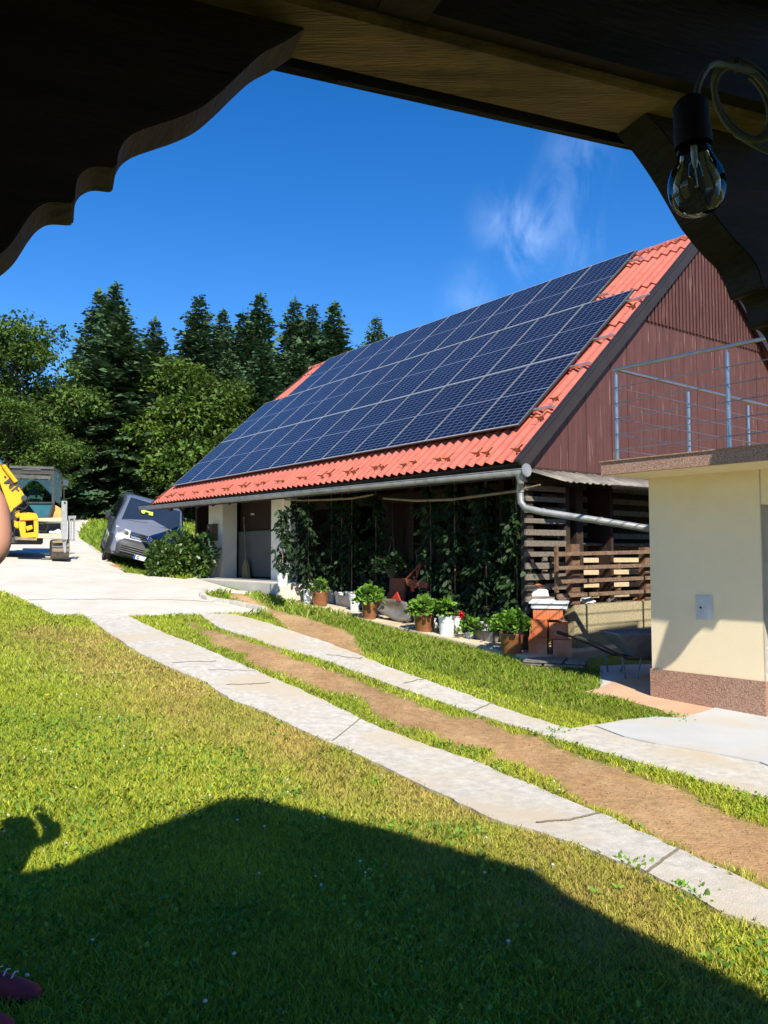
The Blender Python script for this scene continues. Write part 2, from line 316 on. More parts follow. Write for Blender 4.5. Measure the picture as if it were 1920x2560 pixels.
def text_mesh(name, txt, size, m, parent, loc, rotM, depth=.002):
    cu = bpy.data.curves.new(name, 'FONT'); cu.body = txt; cu.size = size; cu.extrude = depth; cu.offset = size * .022; cu.align_x = 'CENTER'; cu.align_y = 'CENTER'
    o = bpy.data.objects.new(name + '_tmp', cu); C.objects.link(o); dg = bpy.context.evaluated_depsgraph_get()
    me = bpy.data.meshes.new_from_object(o.evaluated_get(dg)); bpy.data.objects.remove(o); bpy.data.curves.remove(cu)
    me.name = name; me.materials.clear(); me.materials.append(T[m])
    r = bpy.data.objects.new(name, me); C.objects.link(r)
    if parent is not None: r.parent = parent
    r.matrix_local = Matrix.Translation(loc) @ rotM.to_4x4()
    return r
# ================================================================== GROUND
POLY = {}
def wpoly(px): return [tuple(GT(x, y).xy) for x, y in px]
POLY['strip_a'] = wpoly([(200, 1538), (278, 1589), (347, 1635), (440, 1681), (515, 1710), (573, 1751), (665, 1786), (752, 1829), (856, 1875), (949, 1919), (1100, 1990), (1227, 2054), (1262, 2068), (1331, 2083), (1450, 2120), (1597, 2182), (1700, 2235), (1805, 2292), (1920, 2335), (2250, 2480),
                          (2250, 2360), (1920, 2234), (1667, 2118), (1493, 2037), (1330, 1970), (1192, 1910), (960, 1829), (752, 1728), (602, 1664), (521, 1629), (405, 1583), (312, 1538)])
POLY['strip_b'] = wpoly([(498, 1538), (550, 1574), (683, 1618), (804, 1652), (960, 1710), (1157, 1778), (1300, 1825), (1424, 1862), (1560, 1902), (1740, 1955), (1920, 2005), (2400, 2120), (2400, 1900), (1990, 1925), (1900, 1900), (1600, 1850), (1487, 1816), (1424, 1827), (1290, 1785), (1157, 1736), (1030, 1692), (960, 1667), (903, 1642), (820, 1610), (723, 1578), (640, 1552), (584, 1538)])
POLY['road'] = wpoly([(133, 1541), (400, 1541), (664, 1534), (620, 1522), (579, 1513), (520, 1505), (505, 1497), (512, 1487), (545, 1480), (640, 1487), (560, 1462), (462, 1451), (354, 1441), (297, 1424), (263, 1400), (250, 1384), (225, 1366), (202, 1350), (199, 1336), (210, 1316), (223, 1303), (216, 1289), (189, 1277), (165, 1272),
                      (128, 1272), (100, 1284), (20, 1298), (-120, 1325), (-250, 1360), (-330, 1395), (-400, 1430), (-300, 1462), (-60, 1480), (0, 1481), (40, 1494), (81, 1513)])
POLY['yard'] = wpoly([(1487, 1822), (1560, 1808), (1640, 1800), (1701, 1803), (1760, 1788), (1800, 1772), (1815, 1760), (1900, 1725), (2700, 1740), (2700, 1990), (2300, 1975), (2000, 1956), (1900, 1915), (1800, 1895), (1640, 1868), (1560, 1850)])
POLY['apron'] = wpoly([(1458, 1735), (1490, 1728), (1560, 1700), (1640, 1690), (1800, 1690), (1950, 1720), (1960, 1780), (1830, 1800), (1760, 1810), (1700, 1810), (1650, 1780), (1540, 1750)])
POLY['shade_floor'] = wpoly([(1500, 1722), (1520, 1738), (1560, 1745), (1640, 1760), (1700, 1755), (1700, 1660), (1500, 1668)])
DIRT = [wpoly([(470, 1556), (560, 1582), (690, 1625), (850, 1685), (1000, 1742), (1200, 1803), (1500, 1893), (1700, 1962), (1920, 2045), (2300, 2180), (2300, 2350), (1920, 2232), (1667, 2116), (1493, 2036), (1330, 1968), (1210, 1912), (1150, 1872), (1050, 1835), (900, 1770), (760, 1712), (620, 1652), (520, 1612)]),
        wpoly([(556, 1478), (613, 1484), (694, 1523), (810, 1558), (903, 1592), (915, 1647), (810, 1618), (723, 1580), (665, 1540), (613, 1518), (575, 1502)])]
BARN = None
def sheet(name, poly, dz, m, step=.5, thick=0., kind='structure'):
    if name == 'concrete_track':
        pj = []; rj = random.Random(len(poly))
        for (xa, ya), (xb, yb) in zip(poly, poly[1:] + poly[:1]):
            ln = math.hypot(xb - xa, yb - ya); k = max(1, int(ln / .12))
            for i in range(k): t = i / k; a_ = rj.uniform(-.014, .014); pj.append((xa + (xb - xa) * t - (yb - ya) / ln * a_, ya + (yb - ya) * t + (xb - xa) / ln * a_))
        poly = pj
    b = bmesh.new(); vs = [b.verts.new((x, y, 0)) for x, y in poly]; b.faces.new(vs)
    xs = [p[0] for p in poly]; ys = [p[1] for p in poly]
    for ax, lo, hi in ((0, min(xs), max(xs)), (1, min(ys), max(ys))):
        st = step if hi - lo < 30 else step * 1.6
        c = math.floor(lo) + st
        while c < hi:
            pc = [0, 0, 0]; pc[ax] = c; nn = [0, 0, 0]; nn[ax] = 1
            bmesh.ops.bisect_plane(b, geom=b.verts[:] + b.edges[:] + b.faces[:], plane_co=pc, plane_no=nn); c += st
    for v in b.verts: v.co.z = float(terr(v.co.x, v.co.y)) + dz
    bmesh.ops.triangulate(b, faces=b.faces[:])
    for fc in b.faces:
        if fc.normal.z < 0: fc.normal_flip()
    if thick:
        bd = [e for e in b.edges if len(e.link_faces) == 1]
        r = bmesh.ops.extrude_edge_only(b, edges=bd)
        for v in [g for g in r['geom'] if isinstance(g, bmesh.types.BMVert)]: v.co.z -= thick
    me = bpy.data.meshes.new(name); b.to_mesh(me); b.free(); me.materials.append(T[m])
    o = bpy.data.objects.new(name, me); C.objects.link(o); o['kind'] = kind; return o
rng = np.random.default_rng(7)
_ph = rng.uniform(0, 6.28, (24, 2)); _fr = rng.normal(size=(24, 2))
def fbm(x, y, s):
    z = 0
    for i in range(24):
        k = s * (1 + (i % 6) * .9); z = z + np.sin(x * _fr[i, 0] * k + y * _fr[i, 1] * k + _ph[i, 0]) / (1 + (i % 6) * .7)
    return z / 7.
DRYLINE = [GT(x, y).xy for x, y in [(150, 1585), (300, 1640), (430, 1705), (560, 1790), (760, 1880), (960, 1960), (1150, 2030), (1400, 2140), (1700, 2290)]]
def seg_dist(x, y, line):
    d = np.full(np.shape(x), 1e9)
    for a, b in zip(line[:-1], line[1:]):
        ab = b - a; l2 = ab.length_squared; t = np.clip(((x - a.x) * ab.x + (y - a.y) * ab.y) / l2, 0, 1)
        d = np.minimum(d, np.hypot(x - a.x - t * ab.x, y - a.y - t * ab.y))
    return d
def dist_poly(x, y, poly):
    pv = [Vector(p) for p in poly]; return seg_dist(x, y, pv + [pv[0]])
def ground_state(x, y):
    "dry 0..1, dirt 0..1"
    d = seg_dist(x, y, DRYLINE); n = fbm(x, y, 1.3); n2 = fbm(x + 9, y - 4, 3.1)
    dry = np.exp(-(d / (.80 + .4 * n)) ** 2) * np.clip(.66 - .2 * (y < 5.0) + .55 * n2 + .3 * fbm(x, y, 6), 0, 1) + .12 * np.clip(n + .35, 0, 1) * (y < 16) * np.exp(-(d / 2.2) ** 2)
    dirt = np.zeros(np.shape(x))
    for q in DIRT:
        ins = inpoly(x, y, q); dd = dist_poly(x, y, q)
        sdn = np.where(ins, dd, -dd) + .13 * n2 + .10 * fbm(x, y, 8) - .12 * np.clip(fbm(x + 3, y, 4) - .25, 0, 1) * 3
        dirt = np.maximum(dirt, np.clip(sdn / .12 + .3, 0, 1))
    return np.clip(dry, 0, 1), dirt
def axis(lo, a, b, hi, st):
    m = list(np.arange(a, b, st)); l = []; s = st; c = a
    while c > lo: s *= 1.25; c -= s; l.append(c)
    r = []; s = st; c = b
    while c < hi: r.append(c); s *= 1.25; c += s
    r.append(hi); return np.array(l[::-1] + m + r)
gx = axis(-900, -10, 7, 900, .13); gy = axis(-300, 1.5, 25, 1200, .13)
XX, YY = np.meshgrid(gx, gy); X1 = XX.ravel(); Y1 = YY.ravel(); Z1 = terr(X1, Y1)
dry, dirt = ground_state(X1, Y1)
n3 = fbm(X1, Y1, 2.2)[:, None]
colg = np.array([.16, .21, .02]) * (1 + .25 * n3); cold = np.array([.30, .20, .065]) * (1 + .2 * n3); cols = np.array([.44, .255, .11]) * (1 + .3 * n3) + np.array([.16, .14, .08]) * np.clip(fbm(X1, Y1, 5) + .1 + (Y1 - 8)*.06, 0, 1)[:, None]
near = (Y1 < 26)[:, None]
colf = np.array([.22, .30, .022]) * (1 + .15 * n3)
cc = np.where(near, colg, colf); dr = np.clip(dry, 0, 1)[:, None]; cc = cc * (1 - dr) + cold * dr; di = dirt[:, None]; cc = cc * (1 - di) + cols * di
nx = len(gx); ny = len(gy); I = np.arange(nx * ny).reshape(ny, nx)
FF = np.stack([I[:-1, :-1], I[:-1, 1:], I[1:, 1:], I[1:, :-1]], -1).reshape(-1, 4)
grd = fast_mesh('ground', np.stack([X1, Y1, Z1], 1), FF, 'ground', None, np.clip(cc, 0, 1)); grd.data.shade_smooth()
tag(grd, kind='structure')
for nm, key, dz, m in (('road', 'road', .03, 'concrete'), ('concrete_track', 'strip_a', .022, 'concrete_old'), ('concrete_track', 'strip_b', .022, 'concrete_old'), ('concrete_yard', 'yard', .034, 'concrete_grey'), ('building_apron', 'apron', .026, 'terracotta_screed'), ('shaded_floor', 'shade_floor', .018, 'concrete_grey')):
    o = sheet(nm, POLY[key], dz, m, .45, .1)
# joints and cracks in the concrete (thin dark fillings lying on the slabs)
mj = MB()
for pts, w in [([(70, 1503), (250, 1502), (420, 1504), (570, 1510)], .035), ([(430, 1662), (540, 1657)], .02), ([(565, 1716), (620, 1716), (675, 1712)], .02), ([(1340, 2066), (1420, 2060), (1500, 2042)], .025), ([(520, 1678), (640, 1682)], .015), ([(1010, 1713), (1075, 1698)], .02), ([(815, 1640), (900, 1651), (905, 1648)], .02), ([(1180, 1786), (1230, 1763)], .018), ([(830, 1860), (905, 1800)], .012), ([(1620, 2190), (1700, 2130)], .02)]:
    w3 = []
    for (a, b), (c, d) in zip(pts[:-1], pts[1:]):
        for k in range(8):
            q = GT(a + (c - a) * k / 8, b + (d - b) * k / 8 + random.Random(k * 7 + a).uniform(-1.2, 1.2)); w3.append(q)
    w3.append(GT(*pts[-1]))
    for a, b in zip(w3[:-1], w3[1:]):
        d = (b - a); d.z = 0
        if d.length < 1e-4: continue
        s = Vector((-d.y, d.x, 0)).normalized() * w / 2; up_ = Vector((0, 0, .0265 if (a.y + b.y) / 2 < 12.6 else .0345))
        mj.add([a - s + up_, b - s + up_, b + s + up_, a + s + up_], [(0, 1, 2, 3)])
T['joint'] = mat('dirt in joints', (.24, .21, .13), None, .95, 20, bump=.5)
tag(mj.build('road_joints', 'joint'), kind='structure')
# kerb between road and grass
def kerb(name, px, w, h, m, label):
    pts = [GT(x, y) for x, y in px]; mb = MB()
    for i, (a, b) in enumerate(zip(pts[:-1], pts[1:])):
        d = (b - a).normalized(); mb.bar(a + Vector((0, 0, h / 2)) + d * .006, b + Vector((0, 0, h / 2)) - d * .006, w, h)
    return tag(mb.build(name, m, bevel=.012), label, 'kerb')
kerb('kerb', [(512, 1484), (505, 1492), (508, 1499), (525, 1506), (579, 1514), (620, 1523), (662, 1533)], .12, .10, 'concrete_old', 'curved grey concrete kerb at the edge of the road beside the dirt patch')
kerb('kerb', [(354, 1442), (330, 1436), (297, 1425), (278, 1411), (263, 1401), (250, 1385), (225, 1367)], .10, .05, 'concrete_old', 'low worn kerb between the road and the grass below the parked van')
pb = GT(283, 1418)
kb = thing('brick', pb, 'loose reddish brick lying on the kerb in front of the van', 'brick', rz=-.5)
MB().box(-.22, 0, -.06, .06, 0, .07).build('brick_half', 'brick', kb, bevel=.008); MB().box(.01, .2, -.055, .065, 0, .06).build('brick_half', 'brick', kb, bevel=.008)
# ---- grass
allsheets = [POLY[k] for k in POLY]
bO = None
def grassfield():
    rg = np.random.default_rng(3); Vs = []; Fs = []; Cs = []; base = 0
    def batch(n, ylo, yhi, sz, wd):
        nonlocal base
        y = np.sqrt(rg.uniform(ylo ** 2, yhi ** 2, n)); x = y * rg.uniform(-.62, .62, n)
        keep = np.ones(n, bool)
        jx = rg.normal(0, .02, n); jy = rg.normal(0, .02, n)
        for q in allsheets: keep &= ~inpoly(x + jx, y + jy, q)
        # barn floor and yellow house
        lx = (x - BO.x) * BX.x + (y - BO.y) * BX.y; ly = (x - BO.x) * BY.x + (y - BO.y) * BY.y
        keep &= ~((lx < .3) & (lx > -13.3) & (ly > .05 ) & (ly < 10))
        keep &= ~((x > 2.1) & (y > 10.6) & (lx > -.5))
        yx = (x - YC.x) * YX.x + (y - YC.y) * YX.y; yy = (x - YC.x) * YY_.x + (y - YC.y) * YY_.y
        keep &= ~((yx > -.1) & (yy > -.05))
        dry, dirt = ground_state(x, y)
        keep &= rg.uniform(0, 1, n) > dirt * 1.08
        keep &= rg.uniform(0, 1, n) > dry * .15
        x, y, dry = x[keep], y[keep], dry[keep]; n = len(x); z = terr(x, y)
        nz = fbm(x, y, 2.2); nb = fbm(x, y, .8)
        right = ((x * .8 + y * .6) > 6.5) | (seg_dist(x, y, [Vector(p) for p in STRIPB_R]) < .0)
        hgt = sz * rg.uniform(.5, 1.35, n) * (1 + .5 * nz) * (1 - .35 * dry) * np.where(right, 1.25, 1)
        a = rg.uniform(0, 6.283, n); dx = np.cos(a); dy = np.sin(a); lean = rg.uniform(.15, 1.1, n) * hgt
        la = rg.uniform(0, 6.283, n); w = wd * rg.uniform(.6, 1.3, n)
        p = np.stack([x, y, z], 1); s = np.stack([dx, dy, 0 * dx], 1) * w[:, None] / 2
        ln = np.stack([np.cos(la), np.sin(la), 0 * la], 1)
        mid = p + ln * (lean * .35)[:, None] + np.array([0, 0, 1]) * (hgt * .62)[:, None]
        tip = p + ln * lean[:, None] + np.array([0, 0, 1]) * (hgt)[:, None]
        V = np.stack([p - s, p + s, mid + s * .75, tip, mid - s * .75], 1)
        g1 = np.array([.53, .59, .05]); g2 = np.array([.29, .41, .03]); yl = np.array([.58, .46, .12]); gr = np.array([.11, .23, .018])
        t = np.clip(.5 + nb + rg.normal(0, .25, n), 0, 1)[:, None]; c = g1 * t + g2 * (1 - t)
        c = np.where(right[:, None], gr * .6 + c * .4, c)
        dd = np.clip(dry * 1.25 + rg.normal(0, .22, n) - .08, 0, 1)[:, None]; c = c * (1 - dd) + yl * dd
        st = (rg.uniform(0, 1, n) < .05)[:, None]; c = np.where(st, np.array([.5, .42, .18]), c)
        c = c * rg.uniform(.7, 1.25, (n, 1))
        Vs.append(V.reshape(-1, 3)); Fs.append(np.arange(n * 5).reshape(n, 5) + base); Cs.append(np.repeat(c, 5, 0)); base += n * 5
    batch(190000, 2.3, 5, .036, .0045)
    batch(230000, 5, 8.5, .040, .0065)
    batch(200000, 8.5, 14, .048, .011)
    batch(130000, 14, 26, .075, .026)
    batch(60000, 26, 60, .14, .09)
    o = fast_mesh('grass', np.concatenate(Vs), np.concatenate(Fs), 'grass', None, np.concatenate(Cs)); tag(o, 'short mown lawn grass, green with dry yellow patches', 'grass', kind='stuff')
# ================================================================== BARN frame
AZ = .6416; AL = .7374; KS = 1.05 / 1.15
Uv = Vector((-math.sin(AZ), math.cos(AZ), 0)); Vv = Vector((math.cos(AZ), math.sin(AZ), 0)); Sv = Vv * math.cos(AL) + Vector((0, 0, math.sin(AL)))
BR = Vector((2.1151 * KS, 12.8427 * KS, 2.0673 * KS + EYE)); NR = Vector((-Vv.x * math.sin(AL), -Vv.y * math.sin(AL), math.cos(AL)))
BO = BR - NR * .12 - Sv * .80 - Uv * .52; EZ = BO.z; BO = Vector((BO.x, BO.y, 0))       # barn origin: below right end of eave
BX = -Uv; BY = Vv
def bl(p):
    "world -> barn local"
    d = Vector(p) - BO; return Vector((d.dot(BX), d.dot(BY), d.z))
def bw(x, y, z=0.): return BO + BX * x + BY * y + Vector((0, 0, z))
BROT = math.atan2(BX.y, BX.x)
# yellow house frame
YA = .6897; YX = Vector((math.sin(YA), -math.cos(YA), 0)); YY_ = Vector((math.cos(YA), math.sin(YA), 0)); YC = G(1632, 1753, 0.02); YC.z = 0
YROT = math.atan2(YX.y, YX.x)
def yw(x, y, z=0.): return YC + YX * x + YY_ * y + Vector((0, 0, z))
def yl_(p): d = Vector(p) - YC; return Vector((d.dot(YX), d.dot(YY_), d.z))
STRIPB_R = [(0, 0), (0, .1)]
def floor_z(x):
    "top of the barn floor slab at local x"
    if x < -6.5: return 1.07 + (-6.5 - x) * .004
    return .27 + (-x) * .072
def slab_pt(px, py):
    return onplane(px, py, bw(0, 0, .27), (BX * .072 + Vector((0, 0, 1))))
barn = thing('barn', BO, 'barn with red sheet roof, brown boarded gable and open front full of pot plants', 'barn', rz=BROT)
CA, SA = math.cos(AL), math.sin(AL)
def rp(x, s, h=0.):
    "roof point: along x, up slope s, height h off the surface"
    return Vector((x, s * CA - h * SA, EZ + s * SA + h * CA))
RL = 6.46
def roof_sheet():
    mb = MB(); nw = 68; sx = nw * 10; rows = [0, .02]
    steps = [1.15, 2.35, 3.55, 4.75, 5.95, 6.36]
    sl = [(0, 0.)]
    last = 0
    for s_ in steps: sl += [(s_ - .001, -.004), (s_, .028)]
    sl.append((RL, .0))
    # linear decay of the lap offset between steps
    prof = []
    marks = [0] + steps + [RL]
    for a, b in zip(marks[:-1], marks[1:]): prof += [(a + .0005, .03), (b - .0005, 0.)]
    V = []; nrow = len(prof)
    for (s_, off) in prof:
        for i in range(sx + 1):
            t = i / sx; f = min(max((s_) / RL, 0), 1)
            xr = -.0 - .16 * f; xl = -13.62 + .75 * f
            x = xr + (xl - xr) * t
            ph = (t * nw) % 1.
            w = math.sin(ph * 2 * math.pi); h = .030 * (w if w > 0 else w * .8)
            s0 = s_ + (.22 * t if s_ < .01 else 0)
            jig = 0
            V.append(tuple(rp(x, s0 + jig, off + h)))
    Fc = []
    for r in range(nrow - 1):
        for i in range(sx): a = r * (sx + 1) + i; Fc.append((a, a + 1, a + sx + 2, a + sx + 1))
    mb.add(V, Fc)
    return mb
rf = roof_sheet().build('roof', 'tile', barn, smooth=False); rf.data.shade_smooth()
if hasattr(rf.data, 'set_sharp_from_angle'): rf.data.set_sharp_from_angle(angle=rad(35))
# underside boarding, so that the roof has thickness, and the back slope
MB().prism([rp(-.02, .03, -.035), rp(-13.55, .25, -.035), rp(-12.9, RL, -.035), rp(-.2, RL, -.035)], (0, 0, -.035)).build('roof_boards', 'dark_wood', rf)
YRID = RL * CA; ZR = EZ + RL * SA
MB().add([(-.17, YRID, ZR), (-12.87, YRID, ZR), (-13.6, 2 * YRID, EZ), (0, 2 * YRID, EZ), (-.17, YRID, ZR - .05), (-12.87, YRID, ZR - .05), (-13.6, 2 * YRID, EZ - .05), (0, 2 * YRID, EZ - .05)], [(0, 1, 2, 3), (4, 5, 6, 7), (0, 3, 7, 4), (2, 3, 7, 6), (1, 2, 6, 5)]).build('rear_roof', 'tile', barn)
mr_ = MB()
x = -.14
while x > -12.8:
    mr_.lathe([(.062, 0), (.074, .01), (.066, .36), (.078, .375)], 14, Matrix.Translation((x, YRID, ZR - .015)) @ Matrix.Rotation(-math.pi / 2, 4, 'Y'), caps=True); x -= .36
mr_.build('ridge_cap', 'tile', rf, smooth=True)
# rake boards
MB().prism([rp(.035, -.06, .045), rp(-.125, RL + .02, .045), rp(-.125, RL + .02, -.125), rp(.035, -.02, -.125)], (-.04, 0, 0)).build('rake_board', 'rake', barn, bevel=.006)
MB().prism([rp(.06, -.06, .075), rp(-.10, RL + .02, .075), rp(-.10, RL + .02, .045), rp(.06, -.06, .045)], (-.10, 0, 0)).build('rake_flashing', 'rake', barn)
MB().prism([rp(-13.66, .1, .05), rp(-12.93, RL, .05), rp(-12.93, RL, -.15), rp(-13.66, .14, -.15)], (.04, 0, 0)).build('rake_board', 'rake', barn)
MB().prism([(.03, 2 * YRID + .05, EZ - .2), (.03, 2 * YRID + .05, EZ + .03), (-.13, YRID, ZR + .05), (-.13, YRID, ZR - .22)], (-.04, 0, 0)).build('rake_board', 'rake', barn)
# gable wall
GX = -.22
def gtop(y): return EZ + (y if y < YRID else 2 * YRID - y) * SA / CA - .10
gw = MB(); rg_ = random.Random(4); y = .42; zb = EZ - .02
ZPAT = [onplane(1629, 805, bw(GX, 0, 0), BX), onplane(1914, 873, bw(GX, 0, 0), BX)]
zpat = (ZPAT[0].z + ZPAT[1].z) / 2
ybrd = .30
while ybrd < 2 * YRID - .3:
    wd_ = rg_.uniform(.17, .21); y2 = min(ybrd + wd_, 2 * YRID - .3)
    zt1, zt2 = min(gtop(ybrd), zpat), min(gtop(y2 - .006), zpat)
    z0 = zb + rg_.uniform(-.004, .004)
    if 1.28 < ybrd < 1.5: z0 -= .09
    th = rg_.uniform(.0, .006)
    gw.prism([(GX + th, ybrd, z0), (GX + th, y2 - .006, z0), (GX + th, y2 - .006, zt2), (GX + th, ybrd, zt1)], (-.03, 0, 0)); ybrd = y2
gw.build('gable_boards', 'cladding', barn)
gr_ = MB(); y = .3
while y < 2 * YRID - .3:
    if gtop(y) > zpat + .02: gr_.prism([(GX + .035, y, zpat - .05), (GX + .035, y + .06, zpat - .05), (GX + .035, y + .06, max(gtop(y + .06), zpat)), (GX + .035, y, gtop(y))], (-.03, 0, 0))
    y += .098
gr_.build('gable_battens', 'cladding', barn)
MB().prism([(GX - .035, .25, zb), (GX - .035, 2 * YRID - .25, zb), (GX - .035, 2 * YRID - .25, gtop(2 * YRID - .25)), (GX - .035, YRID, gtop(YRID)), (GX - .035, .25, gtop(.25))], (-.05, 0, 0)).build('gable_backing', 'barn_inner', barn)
# rear, far and inner walls
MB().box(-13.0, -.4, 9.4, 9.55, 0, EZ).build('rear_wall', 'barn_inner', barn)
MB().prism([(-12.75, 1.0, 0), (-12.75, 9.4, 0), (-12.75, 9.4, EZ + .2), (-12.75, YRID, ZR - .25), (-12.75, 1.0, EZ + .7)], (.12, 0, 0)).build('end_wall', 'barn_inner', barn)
bw_ = MB(); x = -6.4; rr = random.Random(9)
while x < -.5:
    w_ = rr.uniform(.2, .3); bw_.box(x, x + w_ - .008, 2.3 + rr.uniform(0, .012), 2.36, floor_z(x) - .1, EZ + 1.3); x += w_
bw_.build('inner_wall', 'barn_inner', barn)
bm_ = MB()
for xx in (-6.3, -4.3, -2.3, -.45): bm_.box(xx - .08, xx + .08, 1.55, 1.71, floor_z(xx) - .05, EZ + .9)
bm_.box(-13, -.4, 1.53, 1.69, 2.62, 2.80)
bm_.build('inner_frame', 'dark_wood', barn, bevel=.008)
MB().prism([(-3.2, 1.5, 2.6), (-3.05, 1.5, 2.6), (-2.4, 1.5, 1.9), (-2.4, 1.5, 2.08)], (0, .1, 0)).build('brace', 'dark_wood', barn)
# eave purlin and rafters
MB().box(-13.2, -.25, .55, .72, EZ + .27, EZ + .43).build('purlin', 'dark_wood', barn)
ra = MB(); x = -.6
while x > -13: ra.prism([rp(x, .1, -.075), rp(x, RL - .1, -.075), rp(x, RL - .1, -.22), rp(x, .1, -.22)], (-.1, 0, 0)); x -= .85
ra.build('rafters', 'dark_wood', barn)
# fascia under the eave (fills the gap between gutter and roof)
MB().prism([(-.03, .12, EZ - .02), (-.03, .12, EZ - .20), (-13.4, .20, EZ - .02), (-13.4, .20, EZ + .14)], (0, .03, 0)).build('eave_board', 'dark_wood', barn)
# floor slabs
fs = MB()
fs.prism([(-6.5, .03, floor_z(-6.49)), (0.12, .03, .27), (.12, .03, -.2), (-6.5, .03, -.2)], (0, 9.4, 0)); fs.build('floor', 'concrete_cream', barn, bevel=.012)
z1 = floor_z(-6.51)
MB().prism([(-13.3, -.0, z1 + .02), (-6.5, -.0, z1), (-6.5, -.0, .3), (-13.3, -.0, .3)], (0, 9.4, 0)).build('upper_floor', 'concrete', barn, bevel=.012)
# pillars: left room
def blx(px, py, ylocal):
    q = onplane(px, py, bw(0, ylocal, 0), BY); return bl(q)
PY0 = .95
pa = blx(520, 1447, PY0); pb_ = blx(555, 1450, PY0); pc = blx(677, 1420, PY0); pd = blx(726, 1420, PY0)
MB().box(pa.x, pb_.x, PY0, PY0 + .40, z1, EZ + .6).build('pillar', 'white_plaster', barn, bevel=.008)
MB().box(pc.x, pd.x, PY0, PY0 + .22, z1 - .35, EZ + .6).build('pillar', 'white_plaster', barn, bevel=.008)
MB().box(pd.x - .1, pd.x, PY0 + .221, 2.35, .2, EZ + .8).build('room_wall', 'barn_inner', barn)
MB().box(pb_.x - .05, pc.x + .02, PY0 + .52, PY0 + .59, z1 + .95, EZ + .8).build('door_upper', 'barn_inner', barn)
dr_ = MB().box(pb_.x - .05, pc.x + .02, PY0 + .46, PY0 + .515, z1 + .05, z1 + 1.15).build('door', 'inner_wall', barn, bevel=.004)
MB().box(pb_.x + .55, pb_.x + .68, PY0 + .49, PY0 + .519, z1 + 1.55, z1 + 1.59).build('door_lamp', 'white_plastic', barn)
MB().box(pb_.x - .6, pc.x + .1, PY0 + .62, PY0 + .7, z1, EZ + .8).build('room_wall', 'barn_inner', barn)
# slatted lower gable + posts
sl_ = MB(); z = .5
rs_ = random.Random(3)
while z < 2.66:
    sl_.box(GX - .06, GX - .03, .35, 1.18, z + rs_.uniform(-.01, .01), z + .075); z += .155
sl_.build('gable_slats', 'slat_wood', barn)
for yy in (.42, 1.19): MB().box(GX - .2, GX - .07, yy, yy + .13, .2, EZ).build('gable_post', 'dark_wood', barn, bevel=.006)
MB().box(GX - 1.0, GX - .9, .8, 9.2, .2, EZ).build('partition', 'barn_inner', barn)
MB().box(GX - .03, GX + .02, .2, 4, 2.62, 2.84).build('gable_beam', 'dark_wood', barn)
# gutter
gL = bl(onplane(378, 1268, bw(0, -.10, 0), BY)); gR = bl(onplane(1310, 1180, bw(0, -.10, 0), BY))
gut = MB(); n = 14; R0 = .075
pts = []
for e in (Vector((gR.x + .03, -.10, gR.z)), Vector((-13.75, -.10, gL.z + .0))):
    for k in range(n + 1):
        t = math.pi * k / n; pts.append((e.x, e.y - math.cos(t) * R0, e.z + .03 - math.sin(t) * R0))
for k in range(n + 1):
    for e, X_ in ((0, gR.x + .03), (1, -13.75)): pass
ins_ = [(p[0], -.10 + (p[1] + .10) * .93, p[2] + .004 if p[2] < 0 else p[2]) for p in pts]
gut.add(pts, [(k, k + 1, n + 2 + k, n + 1 + k) for k in range(n)])
gut_o = gut.build('gutter', 'zinc', barn, smooth=True); md = gut_o.modifiers.new('sol', 'SOLIDIFY'); md.thickness = .004
bd = MB(); bd.tube([(gR.x + .03, -.10 - R0, gR.z + .035), (-13.75, -.10 - R0, gL.z + .035)], .009, 8); bd.build('gutter_bead', 'zinc', gut_o)
k = 0; x = -.35
while x > -13.6:
    t = x / -13.6; zc = gR.z + (gL.z - gR.z) * t + .03
    MB().tube([(x, -.10 - math.cos(a) * (R0 + .004), zc - math.sin(a) * (R0 + .004)) for a in np.linspace(0, math.pi, 10)], .006, 5).build('gutter_hook', 'zinc', gut_o)
    k += 1; x -= .72 if k % 2 else .62
MB().lathe([(.0, -.012), (.085, -.012), (.09, 0), (.085, .012), (.0, .012)], 24, Matrix.Translation((gR.x + .045, -.10, gR.z + .02)) @ Matrix.Rotation(math.pi / 2, 4, 'Y')).build('gutter_end_cap', 'zinc', gut_o, smooth=True)
# downpipe: outlet, drop, elbow, long oblique pipe running to the yellow house
o0 = Vector((gR.x - .06, -.10, gR.z - .03))
MB().lathe([(.075, 0), (.06, -.05), (.042, -.12)], 16, Matrix.Translation(o0)).build('outlet', 'zinc', gut_o, smooth=True)
dpw = [bl(P(1300, 1225, 11.0)), bl(P(1302, 1256, 11.0)), bl(P(1313, 1270, 10.95)), bl(P(1335, 1275, 10.9)), bl(P(1356, 1280, 10.85)), bl(P(1500, 1302, 10.6)), bl(P(1660, 1328, 10.35))]
dpo = MB().tube([(o0.x, o0.y, o0.z - .09)] + dpw, .046, 14).build('downpipe', 'zinc', barn, smooth=True)
for a, b in ((dpw[0], dpw[1]), (dpw[4], dpw[5]), (dpw[5], dpw[6])): d = (b - a).normalized(); MB().tube([a, a + d * .03], .053, 14).build('pipe_collar', 'zinc', dpo)
